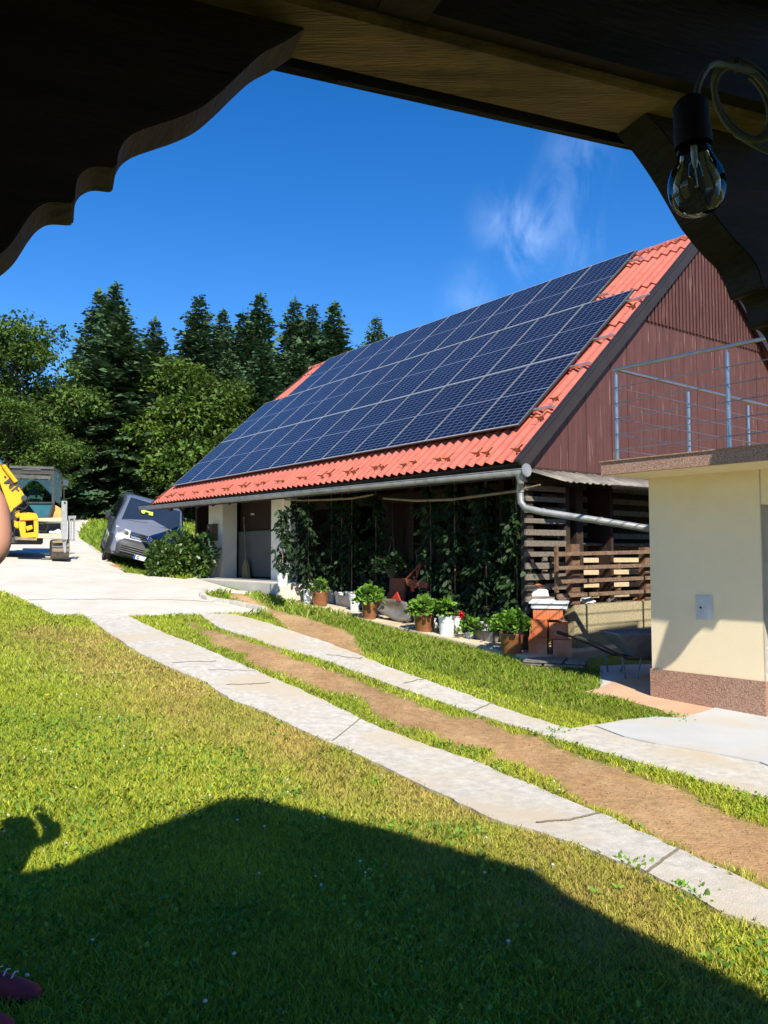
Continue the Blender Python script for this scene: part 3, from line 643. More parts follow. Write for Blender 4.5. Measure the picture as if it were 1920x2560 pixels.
# snow guards
def guard_mesh():
    m = MB(); m.add([(-.05, 0, .0), (.05, 0, 0), (.05, .02, .045), (-.05, .02, .045)], [(0, 1, 2, 3)])
    m.add([(-.05, .01, .03), (-.075, -.01, .075), (-.03, .015, .05)], [(0, 1, 2)]); m.add([(.05, .01, .03), (.075, -.01, .075), (.03, .015, .05)], [(0, 1, 2)])
    m.add([(-.012, .02, .04), (.012, .02, .04), (.012, .16, .028), (-.012, .16, .028)], [(0, 1, 2, 3)])
    return m
g0 = None
def put_guard(x, s):
    global g0
    q = rp(x, s, .026)
    if g0 is None: g0 = guard_mesh().build('snow_guard', 'brick', rf); g0.scale = (1.25, 1.25, 1.25); md = g0.modifiers.new('s', 'SOLIDIFY'); md.thickness = .004; g = g0
    else: g = g0.copy(); C.objects.link(g)
    g.parent = rf; g.location = q; g.rotation_euler = (AL, 0, 0)
rgd = random.Random(2)
x = -.18; i = 0
while x > -13.4:
    put_guard(x, .20 + .02 * (i % 3) + .2 * (-x / 13.6) * .8); x -= .22 if i % 2 else .62; i += 1
for x_, s_ in ((-.28, 1.42), (-.30, 3.95), (-.25, .95)): put_guard(x_, s_)
# lean-to corrugated roof under the gable
lt = MB(); n = 90; q0 = bl(P(1330, 1172, 11.15)); 
for r_, (dx, z) in enumerate(((GX + .01, 2.80), (GX + .52, 2.60))):
    for i in range(n + 1):
        y = .20 + 5.2 * i / n + (.34 if r_ else 0); lt.v.append((dx, y, z + .016 * math.sin(i / n * 5.2 / .14 * 2 * math.pi)))
lt.f = [(i, i + 1, n + 2 + i, n + 1 + i) for i in range(n)]
lo_ = lt.build('lean_to_roof', 'fibre', barn, smooth=True); md = lo_.modifiers.new('s', 'SOLIDIFY'); md.thickness = .007
# small dark gutter at the lean-to
lg = MB(); pp = []
for yy in (1.55, 6.):
    for k in range(9): t = math.pi * k / 8; pp.append((GX + .55 - math.cos(t) * .05, yy, 2.60 - math.sin(t) * .05))
lg.add(pp, [(k, k + 1, 10 + k, 9 + k) for k in range(8)] + [tuple(range(9))]); lgo = lg.build('lean_to_gutter', 'rake', barn); md = lgo.modifiers.new('s', 'SOLIDIFY'); md.thickness = .004
# cabinet on the pillar, broom, poles
cabx = blx(539, 1350, PY0 - .12)
eb = thing('meter_cabinet', bw((pa.x + pb_.x) / 2 - .02, PY0 - .005, z1 + .93), 'brown wall cabinet mounted on the white pillar at the far end of the barn', 'cabinet', rz=BROT)
MB().box(-.17, .17, -.13, 0, 0, .42).build('cabinet_body', 'old_wood', eb, bevel=.008); MB().box(-.15, .15, -.142, -.131, .02, .40).build('cabinet_door', 'cladding', eb); MB().lathe([(.014, 0), (.014, .01)], 8, Matrix.Translation((-.04, -.143, .33)) @ Matrix.Rotation(math.pi / 2, 4, 'X')).build('lock', 'alu', eb)
bq = slab_pt(625, 1447); bqz = floor_z(bl(bq).x)
br_ = thing('broom', bw(pb_.x + .62, PY0 + .33, z1), 'straw broom leaning on the grey barn door, handle up', 'broom', rz=BROT)
MB().tube([(0, 0, .42), (-.10, .03, .8), (-.26, .07, 1.5)], .014, 8).build('handle', 'stick', br_)
MB().add([(-.16, -.03, 0), (.17, -.03, 0), (.19, .03, 0), (-.15, .03, 0), (-.13, -.035, .28), (.12, -.035, .28), (.12, .035, .28), (-.13, .035, .28), (-.03, -.02, .46), (.03, -.02, .46), (.03, .02, .46), (-.03, .02, .46)],
         [(0, 1, 2, 3), (8, 9, 10, 11)] + [(a + i, a + (i + 1) % 4, a + 4 + (i + 1) % 4, a + 4 + i) for a in (0, 4) for i in range(4)]).build('bristles', 'broom', br_, smooth=True)
def pole(px, label, yl):
    pts = [onplane(x, y, bw(0, yl, 0), BY) for x, y in px]; o = MB().tube(pts, [.016] + [.02] * (len(pts) - 2) + [.012], 8).build('wooden_pole', 'stick', None, smooth=True)
    tag(o, label, 'pole', 'thin poles hung under the barn eave')
pole([(712, 1249), (760, 1251), (820, 1249), (880, 1246), (915, 1240), (935, 1236)], 'thin peeled pole hung under the gutter, the farther left one', .28)
pole([(958, 1246), (1040, 1252), (1130, 1249), (1220, 1237), (1290, 1228), (1350, 1212)], 'thin peeled pole hung under the gutter, the nearer one ending by the downpipe', .28)
# ================================================================== SOLAR PANELS
def solar_material():
    m = bpy.data.materials.new('solar cells'); m.use_nodes = True; t = m.node_tree; N = t.nodes; K = t.links; b = N['Principled BSDF']
    tcn = N.new('ShaderNodeTexCoord'); sp = N.new('ShaderNodeSeparateXYZ'); K.new(tcn.outputs['Object'], sp.inputs[0])
    def line(sock, per, off, wd):
        a = N.new('ShaderNodeMath'); a.operation = 'ADD'; a.inputs[1].default_value = off; K.new(sock, a.inputs[0])
        d = N.new('ShaderNodeMath'); d.operation = 'DIVIDE'; d.inputs[1].default_value = per; K.new(a.outputs[0], d.inputs[0])
        f = N.new('ShaderNodeMath'); f.operation = 'FRACT'; K.new(d.outputs[0], f.inputs[0])
        s = N.new('ShaderNodeMath'); s.operation = 'SUBTRACT'; s.inputs[1].default_value = .5; K.new(f.outputs[0], s.inputs[0])
        ab = N.new('ShaderNodeMath'); ab.operation = 'ABSOLUTE'; K.new(s.outputs[0], ab.inputs[0])
        g = N.new('ShaderNodeMath'); g.operation = 'GREATER_THAN'; g.inputs[1].default_value = .5 - wd / per / 2; K.new(ab.outputs[0], g.inputs[0]); return g.outputs[0]
    cx = line(sp.outputs['X'], (PW - .05) / 6, -.02, .006); cy = line(sp.outputs['Y'], (PH - .05) / 20, -.02, .006)
    mid = line(sp.outputs['Y'], PH, PH / 2, .022)
    mx = N.new('ShaderNodeMath'); mx.operation = 'MAXIMUM'; K.new(cx, mx.inputs[0]); K.new(cy, mx.inputs[1])
    mx2 = N.new('ShaderNodeMath'); mx2.operation = 'MAXIMUM'; K.new(mx.outputs[0], mx2.inputs[0]); K.new(mid, mx2.inputs[1])
    oi = N.new('ShaderNodeObjectInfo')
    mc = N.new('ShaderNodeMix'); mc.data_type = 'RGBA'; K.new(oi.outputs['Random'], mc.inputs['Factor']); mc.inputs['A'].default_value = (.003, .0045, .017, 1); mc.inputs['B'].default_value = (.004, .006, .022, 1)
    mm = N.new('ShaderNodeMix'); mm.data_type = 'RGBA'; K.new(mx2.outputs[0], mm.inputs['Factor']); K.new(mc.outputs['Result'], mm.inputs['A']); mm.inputs['B'].default_value = (.20, .22, .28, 1)
    K.new(mm.outputs['Result'], b.inputs['Base Color']); b.inputs['Roughness'].default_value = .2; b.inputs['Specular IOR Level'].default_value = .22
    return m
PW = 1.036; PH = 2.0506 * KS - .016; PSX = 1.05; PSY = 2.0506 * KS
T['solar'] = solar_material()
pm = thing('solar_panel', (0, 0, 0), 'x', 'solar panel', 'solar panels on the barn roof')
fr = MB(); fw_ = .011
def rimbox(m, z0, z1_): m.box(0, PW, 0, fw_, z0, z1_); m.box(0, PW, PH - fw_, PH, z0, z1_); m.box(0, fw_, fw_, PH - fw_, z0, z1_); m.box(PW - fw_, PW, fw_, PH - fw_, z0, z1_)
rimbox(fr, -.035, 0); fo = fr.build('frame', 'van_plastic', pm); ft = MB(); e_ = .003; ft.box(0, PW, -.002, fw_, -.012, .002); ft.box(0, PW, PH - fw_, PH, .0005, .002); ft.box(0, fw_ * .35, fw_, PH - fw_, .0005, .002); ft.box(PW - fw_ * .35, PW, fw_, PH - fw_, .0005, .002); ft.build('frame_edge', 'frame_edge', fo)
MB().box(fw_, PW - fw_, fw_, PH - fw_, -.03, -.002).build('cells', 'solar', pm)
ORD = ['', 'first', 'second', 'third', 'fourth', 'fifth', 'sixth', 'seventh', 'eighth', 'ninth', 'tenth', 'eleventh', 'twelfth']
first = True
Mroof = Matrix.Rotation(BROT, 3, 'Z') @ Matrix.Rotation(AL, 3, 'X')
for row, (t0, n, nm) in enumerate(((0, 12, 'bottom'), (0, 12, 'middle'), (.88, 10, 'top'))):
    for i in range(n):
        o = pm if first else copy_tree(pm); first = False
        base = BR - Uv * 0 + Uv * (t0 + i + 1) * PSX * (1.0 if row < 2 else .999) + Sv * row * PSY
        o.rotation_euler = Mroof.to_euler(); o.location = base + NR * .0 - Sv * .0
        side = 'right' if i < n / 2 else 'left'; k = i + 1 if side == 'right' else n - i
        o['label'] = 'dark blue solar panel, %s from the %s end of the %s row on the roof' % (ORD[k], side, nm)
# mounting rails sticking out
rl0 = None; lab = []
def rail_piece(t, s, ln, label):
    q = BR + Uv * t * PSX + Sv * s + NR * -.055
    o = thing('mounting_rail', q, label, 'mounting rail', 'aluminium rails sticking out from under the solar panels'); o.rotation_euler = Mroof.to_euler()
    MB().box(-.25, ln, -.02, .02, -.02, .02).build('rail', 'alu', o, bevel=.003)
    MB().box(ln * .45, ln * .45 + .05, -.03, .03, -.05, -.021).build('clamp', 'alu', o); MB().bar((ln * .45 + .02, -.03, -.05), (ln * .45 + .02, -.12, -.06), .02, .02).build('roof_hook', 'alu', o)
for t, s, ln, lb in ((0, .42, .36, 'lowest aluminium rail end beside the bottom panel row'), (0, 1.52, .36, 'aluminium rail end beside the upper half of the bottom panel row'), (0, 2.28, .36, 'aluminium rail end beside the lower half of the middle panel row'),
                     (0, 3.42, .42, 'aluminium rail end beside the top corner of the middle panel row'), (.9, 4.05, .2, 'short aluminium rail end at the foot of the top panel row'), (.9, 5.25, .28, 'uppermost aluminium rail end beside the top panel row')):
    rail_piece(t, s, ln, lb)
# ================================================================== YELLOW HOUSE
yh = thing('yellow_house', YC, 'pale yellow house corner with brown pebble plinth and balcony', 'house', rz=YROT)
WT = 2.455
sb = yl_(G(1503, 1188, WT)); OV = -sb.y; LX = sb.x
dj = yl_(onplane(1909, 1500, YC, YY_)); DX = dj.x
pl = yl_(onplane(1632, 1671, YC, YY_)).z
MB().box(0, DX, 0, .22, pl, WT).build('wall', 'yellow_plaster', yh)
MB().box(0, .22, .22, 7, pl, WT).build('side_wall', 'yellow_plaster', yh)
MB().box(DX - .012, DX, .0, .30, 0.0, WT).build('door_reveal', 'white_reveal', yh)
dxr = yh and MB().box(DX + .001, DX + 1.1, .20, .26, 0, 2.1).build('door', 'rake', yh)
MB().box(DX + .001, DX + 1.1, .0, .22, 2.1, WT).build('lintel', 'yellow_plaster', yh)
MB().box(DX + 1.1, DX + 5, 0, .22, 0, WT).build('wall', 'yellow_plaster', yh)
MB().box(-.018, DX + .004, -.018, .22, -.1, pl).build('plinth', 'mosaic', yh, bevel=.004); MB().box(-.018, .2, .222, 7, -.1, pl).build('plinth', 'mosaic', yh)
# balcony slab: front edge straight in view, farther right it curves back
ZT = WT + .135
def toward_sun(px, py, o, n, Yt):
    w = onplane(px, py, o, n); return w + L * ((w.y - Yt) / (-L.y))
outl = [(LX, -OV), (7, -OV), (7, 7), (LX, 7)]
balc = MB().prism([(x, y, WT) for x, y in outl], (0, 0, ZT - WT)).build('balcony_slab', 'mosaic', yh)
MB().prism([(x, y, WT - .004) for x, y in [(LX + .03, -OV + .03), (6.9, -OV + .03), (6.9, 6.9), (LX + .03, 6.9)]], (0, 0, .003)).build('soffit', 'yellow_plaster', yh)
MB().prism([(x, y, ZT) for x, y in [(LX - .015, -OV - .015), (6.95, -OV - .015), (6.95, 6.9), (LX - .015, 6.9)]], (0, 0, .012)).build('coping', 'mosaic', yh)
# railing
RZ = ZT + .01
rail = bpy.data.objects.new('railing', None); C.objects.link(rail); rail.parent = yh
p1 = yl_(onplane(1543, 1145, yw(0, -OV + .1, 0), YY_)); x1 = p1.x
p2 = yl_(onplane(1823, 1115, yw(0, -OV + .1, 0), YY_)); x2 = p2.x; dxp = x2 - x1
FYR = -OV + .1
p3 = yl_(onplane(1723, 1120, yw(x1, 0, 0), YX)); dyp = max(p3.y - FYR, 1.0)
HR = .98
for i in range(2): MB().tube([(x1 + i * dxp, FYR, RZ), (x1 + i * dxp, FYR, RZ + HR - .06)], .021, 12).build('rail_post', 'steel', rail, smooth=True)
for i in range(1, 4): MB().tube([(x1, FYR + i * dyp, RZ), (x1, FYR + i * dyp, RZ + HR - .06)], .021, 12).build('rail_post', 'steel', rail, smooth=True)
for i in range(2): MB().tube([(x1 + i * dxp, FYR, RZ + HR - .07), (x1 + i * dxp, FYR, RZ + HR)], .008, 8).build('rail_pin', 'steel', rail)
XE = x1 + dxp * 1.5
MB().tube([(x1 - .03, FYR, RZ + HR), (XE, FYR, RZ + HR)], .021, 12).build('handrail', 'steel', rail, smooth=True)
MB().tube([(x1, FYR, RZ + HR), (x1, 6.5, RZ + HR)], .021, 12).build('handrail', 'steel', rail, smooth=True)
for k in range(5):
    z = RZ + .12 + k * .165
    MB().tube([(x1 - .03, FYR - .025, z), (XE, FYR - .025, z)], .006, 8).build('rail_rod', 'steel', rail)
    MB().tube([(x1 + .025, FYR, z - .006), (x1 + .025, 6.5, z - .006)], .006, 8).build('rail_rod', 'steel', rail)
# meter door in the wall
ma = yl_(onplane(1741, 1488, YC, YY_)); mb_ = yl_(onplane(1784, 1551, YC, YY_))
md_ = MB().box(ma.x, mb_.x, -.012, -.001, mb_.z, ma.z).build('meter_door', 'plate_grey', yh, bevel=.003); md_['label'] = 'light grey metal meter door set in the yellow wall'
MB().box(ma.x + .018, mb_.x - .018, -.016, -.0125, mb_.z + .02, ma.z - .02).build('door_leaf', 'plate_grey', md_, bevel=.001)
MB().lathe([(.011, 0), (.011, .006)], 12, Matrix.Translation((ma.x + .055, -.0165, (ma.z + mb_.z) / 2)) @ Matrix.Rotation(math.pi / 2, 4, 'X')).build('lock', 'black', md_)
# ================================================================== RETAINING WALL, FENCE, STACKS
WN = YX                                   # the wall runs back along the side of the yellow house
WA = P(1437, 1513, 11.82); TOPZ = WA.z; WE = YY_
def RW(px, py, off=0.): return onplane(px, py, WA + WN * off, WN)
rw = MB(); e2 = WA + WE * 4.2; g0_ = Vector((0, 0, -TOPZ - .1))
rw.prism([WA, e2, e2 - WN * .22, WA - WN * .22], g0_)
tag(rw.build('retaining_wall', 'pebble', bevel=.015), 'rough yellowish concrete retaining wall below the wooden rail fence', 'wall')
wg = MB(); a_ = WA - WE * .001; b_ = WA - WN * .62 - WE * .02
wg.prism([a_, b_ + Vector((0, 0, -.30)), Vector((b_.x, b_.y, -.1)), Vector((a_.x, a_.y, -.1))], -WE * -.2 )
tag(wg.build('wing_wall', 'pebble', bevel=.01), 'short sloping end of the rough concrete wall behind the clay blocks', 'wall')
bk = MB(); bk.prism([WA - WN * .23 + Vector((0, 0, -.04)), e2 - WN * .23 + Vector((0, 0, -.04)), e2 - WN * 1.2 + Vector((0, 0, -.04)), WA - WN * 1.2 + Vector((0, 0, -.04))], (0, 0, -.5)); tag(bk.build('earth_bank', 'soil'), kind='structure')
rk = random.Random(8)
for i, (px, py, lb, c_, m_, s_) in enumerate([(1464, 1501, 'crumpled white sack lying on top of the retaining wall beside the thick post', 'sack', 'white_plastic', .12), (1535, 1499, 'brown stone lying on the retaining wall between the fence posts', 'stone', 'stone', .07), (1595, 1497, 'orange brown rubble on the retaining wall by the right post', 'rubble', 'brick', .06)]):
    q = RW(px, py, -.12); q.z = TOPZ + .0
    b = bmesh.new(); bmesh.ops.create_icosphere(b, subdivisions=3, radius=1)
    for v in b.verts:
        n_ = .75 + .45 * math.sin(v.co.x * 3 + i) * math.cos(v.co.y * 4 + i * 2) + .15 * math.sin(v.co.z * 9 + v.co.x * 7); v.co = Vector((v.co.x * s_ * n_ * 1.4, v.co.y * s_ * .8, max(v.co.z, -.3) * s_ * .7 * n_ + s_ * .2))
    me = bpy.data.meshes.new(c_); b.to_mesh(me); b.free(); me.materials.append(T[m_]); me.shade_smooth(); o = bpy.data.objects.new(c_, me); C.objects.link(o); o.location = q; tag(o, lb, c_)
fence = thing('rail_fence', WA, 'brown wooden rail fence standing on the retaining wall', 'fence')
def post(x0, x1, ytop, ybot, dep, off=-.02, m='old_wood'):
    a = RW(x0, ytop, off) - WA; b = RW(x1, ybot, off) - WA
    MB().prism([a, Vector((b.x, b.y, a.z)), Vector((b.x, b.y, b.z)), Vector((a.x, a.y, b.z))], -WN * dep).build('post', m, fence, bevel=.006)
post(1429, 1452, 1360, 1512, .12); post(1391, 1398, 1364, 1482, .05, off=.04); post(1422, 1429, 1392, 1490, .06, off=-.5); post(1612, 1640, 1368, 1500, .12)
for k, (yl2, yr2) in enumerate([(1386, 1379), (1421, 1412), (1455, 1443), (1490, 1476)]):
    a = RW(1394, yl2, .03) - WA; b = RW(1690, yr2 - 1, .03) - WA
    MB().bar(a, b, .035, .058).build('rail', 'rail_wood', fence, bevel=.004)
o0_ = RW(1400, 1500, -.55); bs = thing('board_stack', o0_, 'stack of pale sawn boards stored behind the rail fence', 'board stack')
for yA, yB in ((1401, 1400), (1432, 1429), (1464, 1459), (1490, 1484)):
    a = RW(1383, yA, -.55) - o0_; b = RW(1618, yB, -.55) - o0_
    MB().bar(a, b, .3, .075).build('board', 'pale_wood', bs, bevel=.004)
    for fx in (.15, .6, .95):
        q = a.lerp(b, fx); MB().bar(q + Vector((0, 0, -.10)) - WN * .15, q + Vector((0, 0, -.10)) + WN * .14, .07, .09).build('spacer', 'old_wood', bs)
cs = MB(); n = 72; q = RW(1455, 1362, -.3)
for r_ in (0, 1):
    for i in range(n + 1): v = q + WE * (3.0 * i / n) - WN * (.7 * (1 - r_)); cs.v.append((v.x, v.y, v.z + .06 * (1 - r_) + .016 * math.sin(i * 1.05)))
cs.f = [(i, i + 1, n + 2 + i, n + 1 + i) for i in range(n)]; o = cs.build('corrugated_sheet', 'fibre', None, smooth=True); md = o.modifiers.new('s', 'SOLIDIFY'); md.thickness = .007
tag(o, 'grey corrugated sheet lying over the stored timber behind the fence', 'roof sheet')
ts = MB()
for k in range(8): z = 1.35 + k * .19; a_ = WA - WN * .62 + WE * .05; ts.bar(Vector((a_.x, a_.y, z)), Vector((a_.x, a_.y, z)) + WE * 4, .03, .085)
tag(ts.build('slatted_screen', 'slat_wood'), 'dark slatted timber screen in shade behind the rail fence', 'screen')
# clay blocks
blk = None
bp = thing('brick_stack', bw(-.10, .42, .27), 'stack of orange clay blocks at the near end of the barn floor', 'brick stack', rz=-.28)
def block(x, y, z, sx, sy, sz, r=0.):
    m = MB(); M_ = Matrix.Translation((x, y, z)) @ Matrix.Rotation(r, 4, 'Z')
    n = 9
    for i in range(n): m.box(-sx / 2 + sx * i / n + .001, -sx / 2 + sx * (i + 1) / n - .004, -sy / 2, sy / 2, 0, sz, M_)
    m.box(-sx / 2 + .004, sx / 2 - .004, -sy / 2 + .005, sy / 2 - .005, .003, sz - .003, M_)
    m.build('clay_block', 'brick', bp)
block(0, 0, 0, .25, .3, .235); block(.30, .03, -.03, .25, .32, .235, .16); block(.02, .02, .24, .24, .3, .235, -.10); block(.26, .07, .21, .26, .3, .22, .10); block(.13, .08, .47, .40, .30, .13, .02)
lid = thing('white_box', bw(-.10, .42, .27) + Vector((.14, .04, .61)), 'white foam box with ribbed lid sitting on the orange clay blocks', 'box', rz=-.25)
MB().box(-.22, .26, -.17, .2, 0, .07).build('box_body', 'white_plastic', lid, bevel=.01)
MB().prism([(-.25, -.2, .071), (-.25, -.2, .09), (-.21, -.2, .125), (.05, -.2, .125), (.10, -.2, .10), (.28, -.2, .10), (.28, -.2, .071)], (0, .42, 0)).build('lid', 'white_plastic', lid, bevel=.006)
cn = thing('white_canister', bw(-.10, .42, .27) + Vector((.05, .27, .76)), 'small white canister with orange cap standing behind the white box', 'canister', rz=.2)
MB().prism([(-.13, -.06, 0), (.14, -.06, 0), (.12, -.06, .10), (-.09, -.06, .12)], (0, .12, 0)).build('canister_body', 'white_plastic', cn, bevel=.01); MB().lathe([(.045, .121), (.05, .14), (.045, .17), (.02, .18)], 14).build('cap', 'brick', cn, smooth=True)
MB().box(-.16, .2, -.1, .1, -.06, -.002).build('tray', 'slat_wood', cn)
sp_ = thing('slab_pile', P(1385, 1650, 10.75), 'pile of thin grey slabs stacked on the ground below the clay blocks', 'slab pile', rz=-.35)
spz = -P(1385, 1650, 10.75).z + .02
for k in range(7):
    for j in range(3):
        x0 = -.38 + j * .27 + rk.uniform(-.02, .02); MB().box(x0, x0 + .25, -.22 + rk.uniform(-.03, .03), .26, spz + k * .036, spz + k * .036 + .028).build('slab', 'slate', sp_, bevel=.003)
q = slab_pt(1318, 1618); b = bmesh.new(); bmesh.ops.create_icosphere(b, subdivisions=3, radius=1)
for v in b.verts: k = 1 + .25 * math.sin(v.co.x * 5 + 1) * math.cos(v.co.y * 4) + .12 * math.sin(v.co.z * 11); v.co = Vector((v.co.x * .10 * k, v.co.y * .07 * k, max(v.co.z, -.5) * .065 * k + .02))
me = bpy.data.meshes.new('rock'); b.to_mesh(me); b.free(); me.materials.append(T['stone']); o = bpy.data.objects.new('rock', me); C.objects.link(o); o.location = q; tag(o, 'angular grey rock between the near brown pot and the clay blocks', 'rock')
# ---- wheelbarrow
wbq = P(1606, 1600, 10.35); wbr = thing('wheelbarrow', (wbq.x, wbq.y, 0.02), 'grey metal wheelbarrow standing in the shade beside the yellow house', 'wheelbarrow', rz=.15)
T['barrow'] = mat('worn grey blue sheet metal', (.22, .25, .28), (.14, .16, .18), .5, 7, metal=.3, bump=.2)
zt, zb2 = .62, .34; tr_ = MB()
ring = lambda s, z, dx: [(-.42 * s + dx, -.30 * s, z), (.42 * s + dx, -.30 * s, z), (.50 * s + dx, 0, z + .02), (.42 * s + dx, .30 * s, z), (-.42 * s + dx, .30 * s, z)]
rs2 = [ring(1.0, zt, 0), ring(.9, zt - .06, 0), ring(.5, zb2, .05)]
for r_ in rs2: tr_.v += r_
for a in range(2):
    for i in range(5): tr_.f.append((a * 5 + i, a * 5 + (i + 1) % 5, a * 5 + 5 + (i + 1) % 5, a * 5 + 5 + i))
tr_.f.append((10, 11, 12, 13, 14)); o = tr_.build('tray', 'barrow', wbr); md = o.modifiers.new('s', 'SOLIDIFY'); md.thickness = .012
MB().tube([(*p[:2], p[2] + .005) for p in rs2[0] + [rs2[0][0]]], .014, 8).build('tray_rim', 'barrow', o)
for sy in (-1, 1):
    MB().tube([(-1.0, .30 * sy, .62), (-.7, .28 * sy, .52), (-.3, .22 * sy, .33), (.3, .12 * sy, .30), (.72, .06 * sy, .2)], .016, 8).build('handle', 'ex_dark', wbr, smooth=True)
    MB().tube([(-1.0, .30 * sy, .62), (-.86, .293 * sy, .575)], .022, 8).build('grip', 'rubber', wbr)
    MB().tube([(-.38, .24 * sy, .36), (-.34, .26 * sy, .02), (-.22, .25 * sy, .01), (-.12, .2 * sy, .33)], .013, 8).build('leg', 'barrow', wbr)
wh = MB().lathe([(.12, -.03), (.17, -.035), (.2, -.02), (.2, .02), (.17, .035), (.12, .03)], 24, Matrix.Translation((.74, 0, .2)) @ Matrix.Rotation(math.pi / 2, 4, 'X'), caps=False).build('wheel', 'rubber', wbr, smooth=True)
MB().lathe([(.0, -.03), (.121, -.012), (.121, .012), (.0, .03)], 16, Matrix.Translation((.74, 0, .2)) @ Matrix.Rotation(math.pi / 2, 4, 'X')).build('rim', 'barrow', wh)
# ================================================================== POTS
prg = np.random.default_rng(21)
def bucket(parent, d, h, m='white_plastic', handle=True, nm='bucket'):
    r = d / 2
    pr_ = [(r * .80, 0), (r * .96, h * .86), (r * 1.0, h * .865), (r * 1.04, h * .9), (r * 1.04, h), (r * .99, h), (r * .97, h * .93), (0.001, h * .93)]
    b = MB().lathe(pr_, 28, caps=True).build(nm, m, parent, smooth=True)
    MB().lathe([(r * .965, h * .932), (0, h * .936)], 20, caps=False).build('soil', 'soil', parent)
    if handle: MB().tube([(math.cos(t) * r * 1.07, -abs(math.sin(t)) * r * 1.0 * .6 - .0, h * .88 - math.sin(t) * h * .38) for t in np.linspace(0, math.pi, 14)], .003, 5).build('handle', 'ex_dark' if m != 'white_plastic' else 'grey_plastic', parent)
    return b
def pot(parent, d, h):
    r = d / 2
    MB().lathe([(r * .78, 0), (r * .80, .012), (r * .93, h * .8), (r * .98, h * .86), (r * 1.0, h * .97), (r * .98, h), (r * .93, h), (r * .90, h * .9), (0.001, h * .9)], 30).build('pot', 'brown_pot', parent, smooth=True)
    MB().lathe([(r * .9, h * .902), (0, h * .91)], 20, caps=False).build('soil', 'soil', parent)
def bushy(parent, c, rx, rz, n, size, m='leaf_ger', shape='round', seed=1, stems=10):
    rg = np.random.default_rng(seed)
    d = rg.normal(size=(n, 3)); d /= np.linalg.norm(d, axis=1)[:, None]; d[:, 2] = np.abs(d[:, 2]) * 1.0 - .25
    lump = 1 + .22 * np.sin(d[:, 0] * 5 + seed) * np.cos(d[:, 1] * 4 + seed * 2) + .12 * np.sin(d[:, 2] * 9 + seed)
    k = rg.uniform(.55, 1., n) ** .6 * lump
    pos = np.stack([c[0] + d[:, 0] * rx * k, c[1] + d[:, 1] * rx * k, c[2] + d[:, 2] * rz * k], 1)
    o = leaves('foliage', pos, size, m, parent, rg, shape, dirs=d * 1.2, spread=.5)
    st = MB()
    for i in range(stems):
        a = rg.uniform(0, 6.28); rr_ = rg.uniform(.2, .85); st.tube([(c[0] + math.cos(a) * .03, c[1] + math.sin(a) * .03, c[2] - rz * .55), (c[0] + math.cos(a) * rx * rr_, c[1] + math.sin(a) * rx * rr_, c[2] + rz * rg.uniform(0, .5))], .004, 4)
    st.build('stems', 'leaf_tom', parent); return o
def pxsize(q, n): return n / F_PX * Vector(q - Vector((0, 0, EYE))).y
def place_pot(px, py, dpx, hpx, kind, label, cat='potted plant', fol=None, seed=1, grp=None, off=0., name=None):
    q = slab_pt(px, py); d = pxsize(q, dpx); h = pxsize(q, hpx); q = q + BY * (d * .40 + off)
    o = thing(name or ('potted_plant' if fol else kind), q, label, cat, grp, rz=BROT + seed)
    if kind == 'pot': pot(o, d, h)
    else: bucket(o, d, h, 'white_plastic' if kind == 'bucket' else 'grey_plastic', nm='bucket')
    if fol:
        rx, rz_, n, sz, m, shp = fol; bushy(o, (0, 0, h + rz_ * .35), rx, rz_, n, sz, m, shp, seed)
    return o
G1 = 'brown glazed pots with bright green plants'
place_pot(786, 1515, 42, 34, 'pot', 'brown pot with small bright green plant, farthest left of the brown pots', fol=(.17, .22, 240, .055, 'leaf_ger', 'oval'), seed=3, grp=G1)
place_pot(911, 1548, 40, 39, 'pot', 'brown pot with bright green bush, just left of the plough', fol=(.25, .27, 480, .06, 'leaf_ger', 'round'), seed=4, grp=G1)
place_pot(1043, 1579, 54, 42, 'pot', 'brown pot with bright green bush, just right of the plough', fol=(.24, .25, 520, .055, 'leaf_ger', 'round'), seed=5, grp=G1)
place_pot(1262, 1634, 62, 50, 'pot', 'largest brown pot with bright green bush, beside the grey rock', fol=(.26, .27, 760, .052, 'leaf_ger', 'round'), seed=6, grp=G1)
place_pot(878, 1527, 28, 41, 'bucket', 'empty white bucket with wire handle, between the concrete block and brown pot', cat='bucket')
G2 = 'white buckets with plants along the barn'
o = place_pot(1104, 1589, 43, 48, 'bucket', 'white bucket with pale green pepper plant, in front of the tomato plants', fol=(.15, .20, 130, .085, 'leaf_ger', 'oval'), seed=8, grp=G2)
place_pot(1143, 1578, 40, 44, 'grey', 'pale grey bucket half hidden behind the white pepper bucket', cat='bucket', off=.18)
